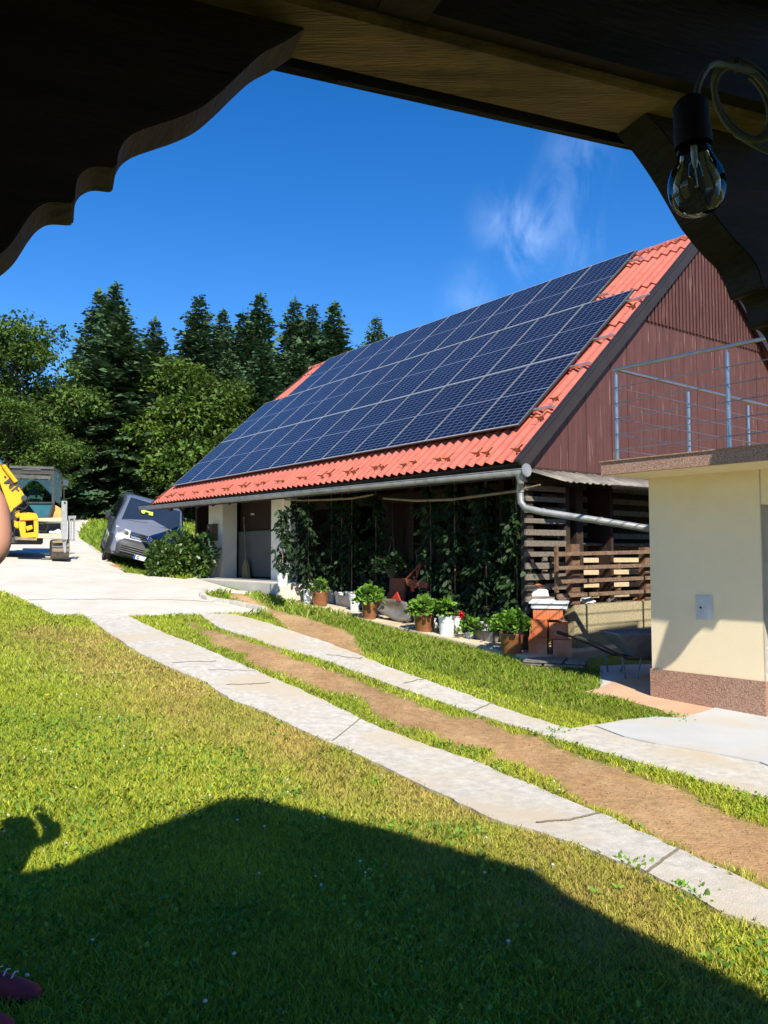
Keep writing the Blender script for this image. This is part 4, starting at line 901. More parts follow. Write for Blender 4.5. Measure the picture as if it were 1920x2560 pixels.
# tall climbing plants, each in its bucket
def tall_plant(q, bd_, bh_, H, label, seed, kind='bucket', dens=1., wid=.2, lean=(0, 0)):
    rg = np.random.default_rng(seed); o = thing('tomato_plant', q, label, 'potted plant', 'tall staked plants in buckets along the barn front')
    bucket(o, bd_, bh_, 'white_plastic' if kind == 'bucket' else 'grey_plastic', handle=False)
    st = MB(); n = int(330 * H * dens); pos = []; 
    st.tube([(lean[0] * t * H, lean[1] * t * H, bh_ * .9 + t * (H + .2)) for t in (0, .5, 1)], .010, 5); st.build('stake', 'stick', o)
    sm = MB(); dirs = []
    for j in range(2):
        a0 = rg.uniform(0, 6.28); sm.tube([(.03 * math.cos(a0 + t * 9), .03 * math.sin(a0 + t * 9), bh_ * .9 + t * H) for t in np.linspace(0, 1, 9)], .006, 4)
    nb = int(26 * H)
    for i in range(nb):
        z = bh_ + .05 + H * (i / nb); a = rg.uniform(0, 6.28); ln = wid * rg.uniform(.6, 1.5) * (1 - .55 * (i / nb) ** 2)
        k = max(3, int(n / nb))
        for t in np.linspace(.15, 1, k): pos.append((math.cos(a) * ln * t + lean[0] * H * i / nb, math.sin(a) * ln * t + lean[1] * H * i / nb, z + .06 * t - .16 * t * t + rg.normal(0, .02))); dirs.append((math.cos(a), math.sin(a), -.5))
        sm.tube([(lean[0] * H * i / nb, lean[1] * H * i / nb, z), (math.cos(a) * ln * .9 + lean[0] * H * i / nb, math.sin(a) * ln * .9 + lean[1] * H * i / nb, z - .07)], .003, 3)
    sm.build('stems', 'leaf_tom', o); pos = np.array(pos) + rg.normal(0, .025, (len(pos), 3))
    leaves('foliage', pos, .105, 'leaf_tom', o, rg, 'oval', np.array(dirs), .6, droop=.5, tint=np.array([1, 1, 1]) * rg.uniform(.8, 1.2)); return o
tp = [(688, 1466, 30, 33, 1.15, 'bucket', 'slender dark plant in a white bucket, on the upper step by the second pillar', .15),
      (727, 1497, 30, 33, 1.75, 'bucket', 'dark climbing plant in a white bucket, just below the upper step', .2),
      (754, 1509, 27, 36, 1.7, 'bucket', 'dark staked plant in a white bucket, left of the farthest brown pot', .2),
      (812, 1508, 28, 34, 1.75, 'grey', 'dark staked plant in a bucket, just right of the farthest brown pot', .22),
      (838, 1512, 36, 32, 1.8, 'bucket', 'dark staked plant in a white bucket, left of the concrete block', .2)]
for i, (px, py, dp, hp, H, kd, lb, wd_) in enumerate(tp):
    q = slab_pt(px, py) if i else None
    if i == 0:
        q = G(px, py, z1); 
    tall_plant(q + BY * .15, pxsize(q, dp), pxsize(q, hp), H, lb, 40 + i, kd, wid=wd_)
lbs = ['left of the hanging flower basket', 'behind the brown pot left of the plough', 'above the white pepper bucket', 'behind the white pepper bucket', 'behind the blue tub', 'behind the brown planter trough', 'left of the largest brown pot', 'behind the largest brown pot', 'nearest the downpipe and clay blocks']
for i, (xx, yy, H) in enumerate([(-5.3, .9, 1.9), (-4.45, .85, 1.85), (-2.62, .62, 1.95), (-2.25, .85, 2.05), (-1.95, .55, 1.95), (-1.6, .85, 2.1), (-1.25, .55, 2.0), (-.92, .80, 2.1), (-.62, .55, 1.95)]):
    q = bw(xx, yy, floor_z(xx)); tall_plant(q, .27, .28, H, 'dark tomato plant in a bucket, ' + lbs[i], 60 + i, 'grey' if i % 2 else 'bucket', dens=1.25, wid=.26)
# concrete block, planters, blue tub
q = slab_pt(868, 1519); o = thing('concrete_block', q + BY * .18, 'low grey concrete trough block between the white buckets', 'concrete block', rz=BROT)
MB().box(-.36, .36, -.15, .15, 0, .22).build('block', 'concrete_old', o, bevel=.01)
MB().box(-.12, .36, -.12, .12, .221, .28).build('block_cap', 'concrete_old', o, bevel=.008)
q = slab_pt(1204, 1604); o = thing('planter_trough', q + BY * .16, 'dull brown planter trough with round leaved plant', 'planter', rz=BROT)
MB().prism([(-.17, -.1, 0), (.17, -.1, 0), (.2, -.12, .15), (-.2, -.12, .15)], (0, .22, 0)).build('trough', 'stone', o, bevel=.006); bushy(o, (-.02, 0, .2), .2, .2, 90, .085, 'leaf_laurel', 'round', 12)
q = slab_pt(1163, 1598); o = thing('geranium', q + BY * .1, 'red flowering geranium with light green leaves beside the planter trough', 'flower', rz=BROT)
MB().lathe([(.06, 0), (.075, .1), (.07, .1), (.001, .09)], 16).build('pot', 'grey_plastic', o); bushy(o, (0, 0, .15), .17, .2, 120, .065, 'leaf_ger', 'round', 14)
leaves('petals', np.random.default_rng(2).normal(0, .02, (60, 3)) + np.array([-.17, -.02, .34]), .035, 'petal_red', o, np.random.default_rng(3), 'round')
MB().tube([(-.02, 0, .12), (-.1, -.01, .26), (-.17, -.02, .33)], .004, 5).build('flower_stem', 'leaf_tom', o)
q = slab_pt(1183, 1590); o = thing('blue_tub', q + BY * .42, 'pale blue tub with white rim behind the planter trough', 'tub', rz=BROT)
MB().prism([(-.17, -.12, 0), (.17, -.12, 0), (.2, -.14, .3), (-.2, -.14, .3)], (0, .26, 0)).build('tub_body', 'grey_plastic', o, bevel=.02); MB().box(-.21, .21, -.15, .13, .301, .325).build('tub_rim', 'white_plastic', o, bevel=.006)
q = slab_pt(1228, 1600); o = thing('white_tub', q + BY * .35, 'white tub behind the largest brown pot', 'tub'); bucket(o, .3, .28, handle=False)
# hanging geranium
hq = onplane(982, 1415, bw(0, .5, 0), BY); o = thing('hanging_basket', hq, 'dark green geranium basket hanging above the plough, one red flower', 'hanging basket', rz=BROT)
MB().lathe([(.07, -.2), (.13, -.05), (.12, -.05), (.001, -.06)], 16).build('basket', 'van_plastic', o)
for a in (0, 2.1, 4.2): MB().tube([(math.cos(a) * .125, math.sin(a) * .125, -.05), (0, 0, .55)], .002, 4).build('wire', 'ex_dark', o)
MB().tube([(0, 0, .55), (0, 0, EZ + .2 - hq.z)], .002, 4).build('hook', 'ex_dark', o)
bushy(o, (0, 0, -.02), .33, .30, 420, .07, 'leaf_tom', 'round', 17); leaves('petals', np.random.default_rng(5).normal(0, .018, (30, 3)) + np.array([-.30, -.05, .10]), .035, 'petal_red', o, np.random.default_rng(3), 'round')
# ---- plough (built in barn frame, x to the right, y inward)
pq = slab_pt(965, 1555); pg = thing('plough', pq + BY * .12, 'rusty red tractor plough with grey steel mouldboard, between the brown pots', 'plough', rz=BROT)
def PLp(px, py, dy=0.): return Matrix.Rotation(-BROT, 3, 'Z') @ (onplane(px, py, pg.location + BY * dy, BY) - pg.location)
out = [PLp(x, y) for x, y in [(922, 1497), (945, 1494), (980, 1498), (1005, 1506), (1012, 1528), (1014, 1553), (988, 1555), (962, 1537), (938, 1518), (925, 1505)]]
mbm = MB()
cen = sum(out, Vector()) / len(out); rings = []
for k, s in enumerate((1, .66, .33)):
    for p_ in out:
        v = cen.lerp(p_, s); mbm.v.append((v.x, v.y - .0 + (1 - s) * .07 + (v.x - cen.x) * .25, v.z))
mbm.v.append((cen.x, cen.y + .08, cen.z)); n = len(out)
for k in range(2):
    for i in range(n): mbm.f.append((k * n + i, k * n + (i + 1) % n, (k + 1) * n + (i + 1) % n, (k + 1) * n + i))
for i in range(n): mbm.f.append((2 * n + i, 2 * n + (i + 1) % n, 3 * n))
o = mbm.build('mouldboard', 'share_steel', pg, smooth=True); md = o.modifiers.new('s', 'SOLIDIFY'); md.thickness = .01
MB().prism([PLp(976, 1499, .04), PLp(1001, 1503, .04), PLp(992, 1480, .04)], (0, .02, 0)).build('skimmer', 'red_paint', pg)
MB().prism([PLp(x, y, .25) for x, y in [(960, 1500), (972, 1478), (974, 1445), (1012, 1446), (1012, 1468), (1008, 1510), (985, 1520)]], (0, .05, 0)).build('plough_leg', 'rust', pg, bevel=.005)
MB().prism([PLp(x, y, .3) for x, y in [(990, 1444), (1070, 1456), (1070, 1472), (990, 1462)]], (0, .09, 0)).build('beam', 'rust', pg, bevel=.005)
MB().box(PLp(1027, 1463, .28).x, PLp(1034, 1463, .28).x, .28, .31, PLp(1030, 1479, .28).z, PLp(1030, 1463, .28).z).build('marker', 'red_paint', pg)
for a, b_, w in [((1043, 1438), (1043, 1386), .035), ((1042, 1444), (1058, 1395), .03), ((1018, 1446), (1053, 1408), .03), ((1061, 1394), (1071, 1450), .03), ((1054, 1394), (1054, 1408), .02), ((1063, 1393), (1063, 1410), .02), ((1035, 1440), (1052, 1475), .05)]:
    MB().bar(PLp(*a, .32), PLp(*b_, .32), w, .03).build('strut', 'rust', pg, bevel=.003)
MB().tube([PLp(1067, 1472, .3), PLp(1066, 1495, .25), PLp(1078, 1510, .2), PLp(1080, 1530, .2)], .014, 7).build('coulter_arm', 'rust', pg, smooth=True)
# ================================================================== SHRUB
def shrub(name, q, rx, ry, rz_, n, label, seed, size=.12, lumps=7):
    rg = np.random.default_rng(seed); o = thing(name, q, label, 'shrub')
    cs_ = []; 
    for i in range(lumps): a = rg.uniform(0, 6.28); k = rg.uniform(.2, .65); cs_.append((math.cos(a) * rx * k, math.sin(a) * ry * k, rz_ * rg.uniform(.35, .68), rg.uniform(.35, .55)))
    pos = []; dirs = []
    per = n // lumps
    for c0 in cs_:
        d = rg.normal(size=(per, 3)); d /= np.linalg.norm(d, axis=1)[:, None]; k = rg.uniform(.6, 1, (per, 1)) ** .5 * (1 + .15 * np.sin(d[:, :1] * 7 + seed))
        p_ = np.array(c0[:3]) + d * k * np.array([rx, ry, rz_ * .85]) * c0[3] * 1.15; pos.append(p_); dirs.append(d)
    pos = np.concatenate(pos); dirs = np.concatenate(dirs); kp = pos[:, 2] > .02; pos = pos[kp]; dirs = dirs[kp]
    leaves('foliage', pos, size, 'leaf_laurel', o, rg, 'oval', dirs * 1.0, .55)
    st = MB()
    for c0 in cs_: st.tube([(rg.normal(0, .08), rg.normal(0, .08), 0), (c0[0] * .6, c0[1] * .6, c0[2] * .7), (c0[0], c0[1], c0[2] + .15)], [.03, .02, .008], 6)
    st.build('stems', 'bark', o); return o
q = GT(400, 1446); shrub('laurel_shrub', q + Vector((.0, .42, 0)), .50, .5, .78, 2800, 'sunlit laurel bush at the road edge in front of the van', 11, .11)
q = GT(462, 1448); shrub('laurel_shrub', q + Vector((-.18, .95, 0)), .60, .55, 1.0, 3400, 'darker laurel bush against the white barn pillar', 12, .12)
# ================================================================== VAN
def van():
    q = GT(292, 1400); q = GT(330, 1405)
    o = thing('parked_van', (0, 0, 0), 'blue grey van leaning sideways on the grass beyond the laurel bush', 'van')
    # local: +X forward, +Y left side of vehicle, Z up ; right side (-Y) is image left
    secs = [ # x, half width bottom, hw belt, hw roof, z bottom, z belt, z roof
        (-2.40, .80, .88, .74, .42, 1.10, 1.86), (-2.30, .90, .93, .78, .30, 1.10, 1.93), (-1.2, .95, .95, .80, .26, 1.10, 1.96), (.2, .95, .95, .80, .26, 1.10, 1.96), (1.00, .95, .95, .79, .26, 1.10, 1.93),
        (1.30, .95, .95, .77, .26, 1.10, 1.86), (1.75, .95, .94, .84, .26, 1.09, 1.44), (2.08, .94, .92, .90, .26, 1.06, 1.15), (2.30, .92, .89, .86, .27, .86, 1.00), (2.44, .88, .86, .82, .30, .72, .84), (2.49, .80, .80, .76, .36, .60, .70)]
    mb = MB(); n = 12
    for x, wb__, wm, wr, z0, zm, zr in secs:
        half = [(wb__ * .92, z0), (wb__, z0 + .12), (wm + .012, (z0 + zm) / 2 + .05), (wm, zm), ((wm + wr) / 2 + .01, (zm + zr) / 2), (wr, zr - .07), (wr * .86, zr), (0, zr + .025 if zr > 1.5 else zr + .02)]
        mb.v += [(x, -y, z) for y, z in half] + [(x, y, z) for y, z in half[-2::-1]]
    k = 15
    for i in range(len(secs) - 1):
        for j in range(k - 1): mb.f.append((i * k + j, i * k + j + 1, (i + 1) * k + j + 1, (i + 1) * k + j))
        mb.f.append((i * k + k - 1, i * k, (i + 1) * k, (i + 1) * k + k - 1))
    mb.f.append(tuple(range(k))); mb.f.append(tuple((len(secs) - 1) * k + j for j in range(k)))
    body = mb.build('body', 'van_paint', o, smooth=True)
    md = body.modifiers.new('bv', 'BEVEL'); md.width = .015; md.segments = 2; md.limit_method = 'ANGLE'; md.angle_limit = rad(25)
    # windscreen and windows slightly proud of the body
    ws = MB().add([(1.335, -.70, 1.835), (1.335, .70, 1.835), (1.99, .80, 1.19), (1.99, -.80, 1.19)], [(0, 1, 2, 3)])
    off = Vector((.70, 0, .70)).normalized() * .028
    w = ws.build('windscreen', 'van_glassd', o); w.location = off; md = w.modifiers.new('s', 'SOLIDIFY'); md.thickness = .006
    MB().tube([(1.99, -.1, 1.22), (1.9, .55, 1.33)], .008, 5).build('wiper', 'rubber', o); MB().tube([(2.0, -.75, 1.22), (1.93, -.12, 1.30)], .008, 5).build('wiper', 'rubber', o)
    for sy in (-1, 1):
        def side(x, z):
            # y on the tapered upper body side
            t = (z - 1.10) / .80; return sy * (.962 - .128 * t)
        for (xa, xb, sl) in ((.42, 1.62, .62), (-.95, .28, 0), (-2.15, -1.08, 0)):
            zt_ = 1.80; zb_ = 1.17; pts = [(xa, side(0, zb_), zb_), (xb, side(0, zb_), zb_), (xb - sl, side(0, zt_), zt_), (xa, side(0, zt_), zt_)]
            g = MB().prism(pts, (0, sy * .006, 0)).build('side_window', 'van_glassd', o)
        m_ = MB(); m_.lathe([(.02, -.02), (.095, 0), (.11, .08), (.09, .15), (.02, .17)], 12, Matrix.Translation((1.42, sy * 1.13, 1.14)) @ Matrix.Scale(.7, 4, (0, 1, 0))); m_.bar((1.42, sy * .93, 1.18), (1.42, sy * 1.1, 1.2), .05, .05); m_.build('mirror', 'van_plastic', o, smooth=True)
        hl = MB().prism([(2.40, sy * .50, .78), (2.24, sy * .87, .83), (2.13, sy * .905, 1.00), (2.33, sy * .50, .96)], (.055, 0, .03)).build('headlight', 'lamp_glass', o, bevel=.01)
        for dy in (.60, .76):
            MB().lathe([(.0, 0), (.05, .0), (.058, .02)], 14, Matrix.Translation((2.415 - (dy - .6) * .42, sy * dy, .90)) @ Matrix.Rotation(math.pi / 2, 4, 'Y')).build('lamp_ring', 'chrome', hl)
        for xw in (1.62, -1.38):
            wv = MB().lathe([(.21, -.1), (.29, -.11), (.325, -.08), (.325, .08), (.29, .11), (.21, .1)], 32, Matrix.Translation((xw, sy * .86, .325)) @ Matrix.Rotation(math.pi / 2, 4, 'X'), caps=False).build('wheel', 'rubber', o, smooth=True)
            rm = MB().lathe([(0, .07), (.06, .075), (.07, .06), (.19, .05), (.215, .09), (.215, -.09), (0, -.09)], 28, Matrix.Translation((xw, sy * .86, .325)) @ Matrix.Rotation(math.pi / 2 * sy, 4, 'X')); 
            for a in range(10):
                t = a * math.pi / 5; rm.box(-.014, .014, .07, .2, .045, .075, Matrix.Translation((xw, sy * .86, .325)) @ Matrix.Rotation(math.pi / 2 * sy, 4, 'X') @ Matrix.Rotation(t, 4, 'Z'))
            rm.build('rim', 'ex_grey', wv)
            MB().lathe([(.335, -.008), (.395, -.008), (.395, .012), (.335, .012)], 30, Matrix.Translation((xw, sy * .953, .335)) @ Matrix.Rotation(math.pi / 2, 4, 'X'), caps=False).build('wheel_arch', 'van_plastic', o)
            MB().lathe([(0, -.004), (.39, -.004), (.39, .004), (0, .004)], 30, Matrix.Translation((xw, sy * .950, .335)) @ Matrix.Rotation(math.pi / 2, 4, 'X')).build('wheel_housing', 'black', o)
        for xd in (1.55, .35, -1.02): MB().box(xd - .006, xd + .006, sy * .962 - .004, sy * .962 + .004, .34, 1.12).build('door_gap', 'black', o)
        MB().box(.45, .62, sy * .968 - .012, sy * .968 + .012, .98, 1.01).build('door_handle', 'van_plastic', o)
        MB().tube([(-2.1, sy * .68, 1.99), (1.0, sy * .66, 1.97)], .016, 6).build('roof_rail', 'van_plastic', o)
        MB().box(-1.0, 1.25, sy * .97 - .02, sy * .97 + .02, .27, .40).build('sill', 'van_plastic', o, bevel=.01)
    # nose: grille, badge, bumper, plate
    gl = MB().prism([(2.41, -.50, .775), (2.41, .50, .775), (2.34, .50, .955), (2.34, -.50, .955)], (.05, 0, .02)).build('grille', 'black', o)
    for z in (.815, .86, .905, .945): MB().tube([(2.475 - (z - .79) * .40, -.5, z + .01), (2.475 - (z - .79) * .40, .5, z + .01)], .011, 6).build('grille_bar', 'chrome', gl)
    Mb = Matrix.Translation((2.46, 0, .895)) @ Matrix.Rotation(rad(66), 4, 'Y')
    bg_ = MB().lathe([(.088, 0), (.094, .012), (.088, .022), (.080, .012)], 28, Mb, caps=False).lathe([(0, .001), (.085, .001), (.085, .006), (0, .006)], 28, Mb).build('badge', 'van_glassb', o, smooth=True)
    rm3 = Mb.to_3x3() @ Matrix.Rotation(math.pi / 2, 3, 'Z')
    text_mesh('badge_letter', 'V', .085, 'chrome', bg_, Mb @ Vector((-.032, 0, .012)), rm3, .005); text_mesh('badge_letter', 'W', .085, 'chrome', bg_, Mb @ Vector((.030, 0, .012)), rm3, .005)
    MB().lathe([(.083, .0), (.094, .012), (.083, .024)], 28, Mb, caps=False).build('badge_ring', 'chrome', bg_, smooth=True)
    bm__ = MB(); ys = np.linspace(-.985, .985, 15)
    for z0, x_ in ((.27, 2.44), (.34, 2.52), (.60, 2.54), (.76, 2.46), (.79, 2.40)):
        for y in ys: bm__.v.append((x_ + .04 - .27 * (abs(y) / .985) ** 5, y, z0))
    bm__.f = [(r_ * 15 + i, r_ * 15 + i + 1, (r_ + 1) * 15 + i + 1, (r_ + 1) * 15 + i) for r_ in range(4) for i in range(14)]
    bpr = bm__.build('bumper', 'van_plastic', o, smooth=True); md = bpr.modifiers.new('s', 'SOLIDIFY'); md.thickness = .04
    for z in (.40, .455, .51, .565): MB().box(2.57, 2.598, -.66, .66, z, z + .026).build('air_slot', 'black', bpr); MB().box(2.58, 2.606, -.66, .66, z + .0265, z + .036).build('slot_trim', 'ex_grey', bpr)
    pl_ = MB().box(2.607, 2.622, -.26, .26, .31, .42).build('number_plate', 'plate', o, bevel=.003); MB().box(2.6225, 2.625, -.26, -.215, .312, .418).build('plate_band', 'plate_blue', pl_)
    text_mesh('plate_letters', 'G', .10, 'black', pl_, Vector((2.626, -.15, .363)), Matrix(((0, 0, 1), (1, 0, 0), (0, 1, 0))), .002)
    # rear spoiler, hi-vis vest behind the windscreen, seat, dash
    MB().prism([(-2.42, -.72, 1.94), (-2.42, .72, 1.94), (-2.72, .66, 1.915), (-2.72, -.66, 1.915)], (.06, 0, .05)).build('spoiler', 'van_paint', o, bevel=.015)
    return o
T['van_glassd'] = mat('tinted car glass', (.018, .025, .035), (.014, .02, .028), .06, 2, bump=0, spec=.9, coat=1)
T['van_glassb'] = mat('badge blue', (.03, .06, .2), None, .2, 2, bump=0, coat=1)
vn = van()
# hi-vis vest on the dashboard, seen through the screen (a flat cloth lying just inside the glass)
vest = MB().prism([(1.66, -.50, 1.53), (1.60, -.40, 1.59), (1.59, -.02, 1.60), (1.58, .02, 1.61), (1.74, .04, 1.45), (1.74, -.14, 1.45), (1.66, -.16, 1.53), (1.65, -.30, 1.54), (1.75, -.34, 1.44), (1.75, -.44, 1.44)], (.016, 0, .016)).build('safety_vest', 'hivis', vn)
vest.scale = (.62,) * 3; vest.location = (.035 + .38 * 1.66, .05 - .38 * .25, .035 + .38 * 1.53); vest['label'] = 'bright yellow safety vest behind the windscreen'
def place_van():
    th = rad(-90 + 20.5)                       # heading
    Rz = Matrix.Rotation(th, 4, 'Z'); roll = Matrix.Rotation(rad(-15.5), 4, 'X'); pit = Matrix.Rotation(rad(4.5), 4, 'Y')
    vn.rotation_euler = (Rz @ pit @ roll).to_euler()
    vn.scale = (1.03,) * 3; tgt = GT(262, 1400); R3 = (Rz @ pit @ roll).to_3x3(); vn.location = tgt - R3 @ Vector((1.62, -.90, 0)) + Vector((0, 0, -.01))
place_van()
# ================================================================== EXCAVATOR
def excav():
    Ye = 21.3; K = Ye / F_PX; org = GT(62, 1386); org = P(62, 1386, Ye); org.z = float(terr(org.x, org.y)) + .03
    dv_ = Vector((org.x, org.y, 0)).normalized(); o = thing('excavator', org, 'yellow tracked excavator standing on the concrete road', 'excavator', rz=math.atan2(-dv_.x, dv_.y))
    xv_ = Vector((dv_.y, -dv_.x, 0))
    def E(px, py, dy=0.): q = onplane(px, py, org + dv_ * dy, dv_) - org; return Vector((q.dot(xv_), q.dot(dv_), q.z))
    def panel(name, pts, m, dy=0., th=.05, par=o, bev=.0): return MB().prism([E(x, y, dy) for x, y in pts], (0, th, 0)).build(name, m, par, bevel=bev)
    # tracks
    for side, xs_ in (('r', (128, 170)), ('l', (-48, -6))):
        a = E(xs_[0], 1384, .4); b = E(xs_[1], 1338, .4); x0, x1 = a.x, b.x; r = .24; zc = r + .02
        prof = [(y_, z_) for y_, z_ in [(-.2 + -math.sin(t) * r, zc + -math.cos(t) * r) for t in np.linspace(0, math.pi, 9)]] + [(1.9 + math.sin(t) * r, zc + math.cos(t) * r) for t in np.linspace(0, math.pi, 9)]
        tk = MB().prism([(x0, y_, z_) for y_, z_ in prof], (x1 - x0, 0, 0)); tr2 = tk.build('track', 'mud', o, bevel=.01)
        lug = MB(); 
        for t in np.linspace(0.1, math.pi - .1, 6): lug.box(x0, x1, -.02, .02, r - .005, r + .03, Matrix.Translation((0, -.2, zc)) @ Matrix.Rotation(t, 4, 'X'))
        for y_ in np.arange(-.1, 1.9, .16): lug.box(x0, x1, y_, y_ + .05, 2 * r + .01, 2 * r + .05)
        lug.build('track_lugs', 'ex_dark', tr2)
        MB().box(x0 + .06, x1 - .06, .05, 1.65, .16, .36).build('track_frame', 'ex_dark', tr2)
    MB().box(E(0, 0).x, E(135, 0).x, .3, 1.6, .42, .60).build('undercarriage', 'ex_dark', o, bevel=.02)
    # body, hood
    MB().box(E(-25, 0).x, E(120, 0).x, .5, 2.3, .62, 1.0).build('chassis', 'ex_dark', o, bevel=.02)
    panel('hood', [(124, 1296), (134, 1260), (155, 1272), (157, 1300), (128, 1298)], 'ex_orange', .45, 1.2, bev=.03)
    panel('hood_edge', [(120, 1298), (132, 1258), (136, 1262), (125, 1298)], 'ex_yellow', .40, .05)
    # cab frame
    cab = bpy.data.objects.new('cab', None); C.objects.link(cab); cab.parent = o
    def beam(p, q_, w, m='ex_dark', dy=.3, d2=None, par=cab, nm='cab_frame'): MB().bar(E(*p, dy), E(*q_, d2 if d2 is not None else dy), w, w).build(nm, m, par, bevel=.005)
    panel('cab_roof', [(24, 1164), (133, 1167), (133, 1173), (24, 1170)], 'ex_cab', .22, 1.5, cab)
    panel('cab_header', [(28, 1168), (130, 1172), (130, 1180), (28, 1176)], 'ex_dark', .26, .05, cab)
    panel('front_visor', [(30, 1185), (128, 1190), (128, 1198), (30, 1195)], 'ex_cab', .24, .03, cab)
    panel('air_vent', [(56, 1170), (102, 1171), (102, 1176), (56, 1175)], 'ex_cab', .235, .02, cab)
    beam((27, 1166), (30, 1290), .06); beam((132, 1168), (133, 1262), .07); beam((132, 1262), (122, 1294), .06); beam((150, 1180), (152, 1262), .06, dy=1.6); beam((30, 1166), (50, 1175), .06, dy=1.6)
    beam((132, 1168), (150, 1178), .05, dy=.3, d2=1.6); beam((66, 1257), (132, 1257), .045, dy=.28); beam((88, 1293), (122, 1293), .04)
    panel('front_glass', [(32, 1198), (131, 1200), (131, 1256), (34, 1256)], 'ex_glass', .30, .008, cab)
    panel('lower_glass', [(70, 1259), (130, 1259), (120, 1291), (94, 1291)], 'ex_glasst', .30, .01, cab)
    panel('side_glass', [(135, 1176), (150, 1184), (151, 1258), (135, 1256)], 'ex_glass', .9, .008, cab)
    panel('tinted_pane', [(110, 1256), (129, 1205), (131, 1205), (131, 1257)], 'ex_bluepane', .36, .01, cab)
    st_ = [E(x, y, .9) for x, y in [(68, 1257), (70, 1230), (78, 1219), (88, 1219), (103, 1232), (108, 1257)]]; MB().prism(st_, (0, .35, 0)).build('seat', 'seat', cab, bevel=.04)
    MB().tube([E(87, 1257, .6), E(91, 1243, .6)], .012, 6).build('lever', 'chrome', cab); MB().lathe([(.0, 0), (.03, .01), (.03, .04), (0, .05)], 10, Matrix.Translation(E(91, 1243, .6))).build('lever_knob', 'black', cab)
    MB().box(E(40, 0).x, E(125, 0).x, 1.5, 1.56, 1.0, 1.9).build('rear_panel', 'ex_dark', cab)
    # mirror on a stalk
    MB().tube([E(160, 1251, .4), E(160, 1192, .4)], .014, 6).build('mirror_stalk', 'ex_dark', o); panel('mirror', [(156, 1197), (171, 1199), (171, 1217), (157, 1216)], 'ex_dark', .35, .05, bev=.01); panel('mirror_glass', [(159, 1200), (169, 1201), (169, 1214), (160, 1213)], 'van_glassd', .34, .008)
    # boom
    bmo = panel('boom', [(-60, 1100), (-6, 1152), (10, 1165), (14, 1166), (36, 1195), (64, 1243), (60, 1250), (27, 1281), (12, 1240), (-10, 1180), (-60, 1150)], 'ex_yellow', -.25, .32, bev=.012)
    MB().tube([E(-14, 1130, -.3), E(8, 1164, -.3)], .035, 10).build('hydraulic_rod', 'chrome', o); MB().tube([E(8, 1163, -.3), E(40, 1205, -.3)], .055, 10).build('hydraulic_cylinder', 'ex_yellow', o)
    MB().lathe([(0, -.05), (.07, -.05), (.07, .40), (0, .40)], 16, Matrix.Translation(E(60, 1245, -.27)) @ Matrix.Rotation(-math.pi / 2, 4, 'X')).build('boom_pin', 'ex_dark', o)
    c_ = E(31, 1214, -.262); ex = Vector((E(46, 1231, 0) - E(15, 1199, 0))).normalized(); ez = Vector((ex.z, 0, -ex.x)) * -1
    ex3 = Vector((ex.x, 0, ex.z)).normalized(); upv = Vector((-ex3.z, 0, ex3.x)); 
    Rm = Matrix((ex3, upv, Vector((0, -1, 0)))).transposed()
    text_mesh('boom_letters', 'MF', .33, 'letter', bmo, c_, Rm, .003)
    MB().lathe([(0, 0), (.03, 0), (.03, .008), (0, .008)], 12, Matrix.Translation(E(13, 1192, -.262)) @ Matrix.Rotation(math.pi / 2, 4, 'X')).build('boom_mark', 'letter', bmo)
    # arm head: yellow frame with a hollow, made of several castings
    hd = bpy.data.objects.new('tool_mount', None); C.objects.link(hd); hd.parent = o
    for pts in ([(48, 1285), (60, 1280), (90, 1283), (95, 1293), (94, 1300), (50, 1302)], [(46, 1302), (64, 1302), (64, 1345), (50, 1345)], [(84, 1298), (96, 1296), (95, 1346), (86, 1349)], [(50, 1334), (88, 1330), (92, 1344), (54, 1346)], [(33, 1300), (47, 1305), (46, 1322), (36, 1318)], [(38, 1278), (50, 1276), (50, 1290), (44, 1296), (38, 1290)]):
        panel('casting', pts, 'ex_yellow', -.35 + random.Random(pts[0][0]).uniform(0, .12), .3, hd, bev=.015)
    panel('casting', [(64, 1316), (80, 1312), (82, 1322), (68, 1328)], 'ex_yellow', -.15, .1, hd, bev=.01)
    panel('back_plate', [(62, 1298), (86, 1298), (86, 1334), (62, 1334)], 'ex_dark', .02, .05, hd)
    panel('underside', [(36, 1341), (92, 1346), (92, 1351), (38, 1349)], 'mud', -.3, .3, hd)
    for i, pts in enumerate([[(62, 1252), (70, 1262), (64, 1272), (44, 1268), (32, 1276), (33, 1300)], [(58, 1256), (50, 1262), (34, 1272), (28, 1292), (34, 1310)], [(96, 1306), (110, 1306), (120, 1316), (114, 1330), (98, 1327)], [(38, 1320), (34, 1336), (40, 1346), (50, 1340), (48, 1326)], [(68, 1247), (70, 1262), (60, 1272), (48, 1280)]]):
        MB().tube([E(x, y, -.38 + .03 * i) for x, y in pts], .014, 7).build('hose', 'rubber', hd, smooth=True)
    # dozer frame at the front: planks, upright plate
    fr_ = bpy.data.objects.new('front_frame', None); C.objects.link(fr_); fr_.parent = o
    panel('upright', [(154, 1252), (168, 1252), (168, 1310), (165, 1382), (160, 1382), (153, 1334)], 'ex_grey', -.5, .14, fr_, bev=.006)
    MB().lathe([(0, 0), (.026, 0), (.026, .012), (0, .012)], 10, Matrix.Translation(E(162, 1257, -.502)) @ Matrix.Rotation(math.pi / 2, 4, 'X')).build('bolt', 'black', fr_)
    panel('plank', [(95, 1295), (154, 1294), (154, 1304), (95, 1302)], 'pale_wood', -.45, .2, fr_, bev=.004); panel('plank', [(95, 1334), (165, 1335), (165, 1347), (95, 1345)], 'pale_wood', -.45, .2, fr_, bev=.004)
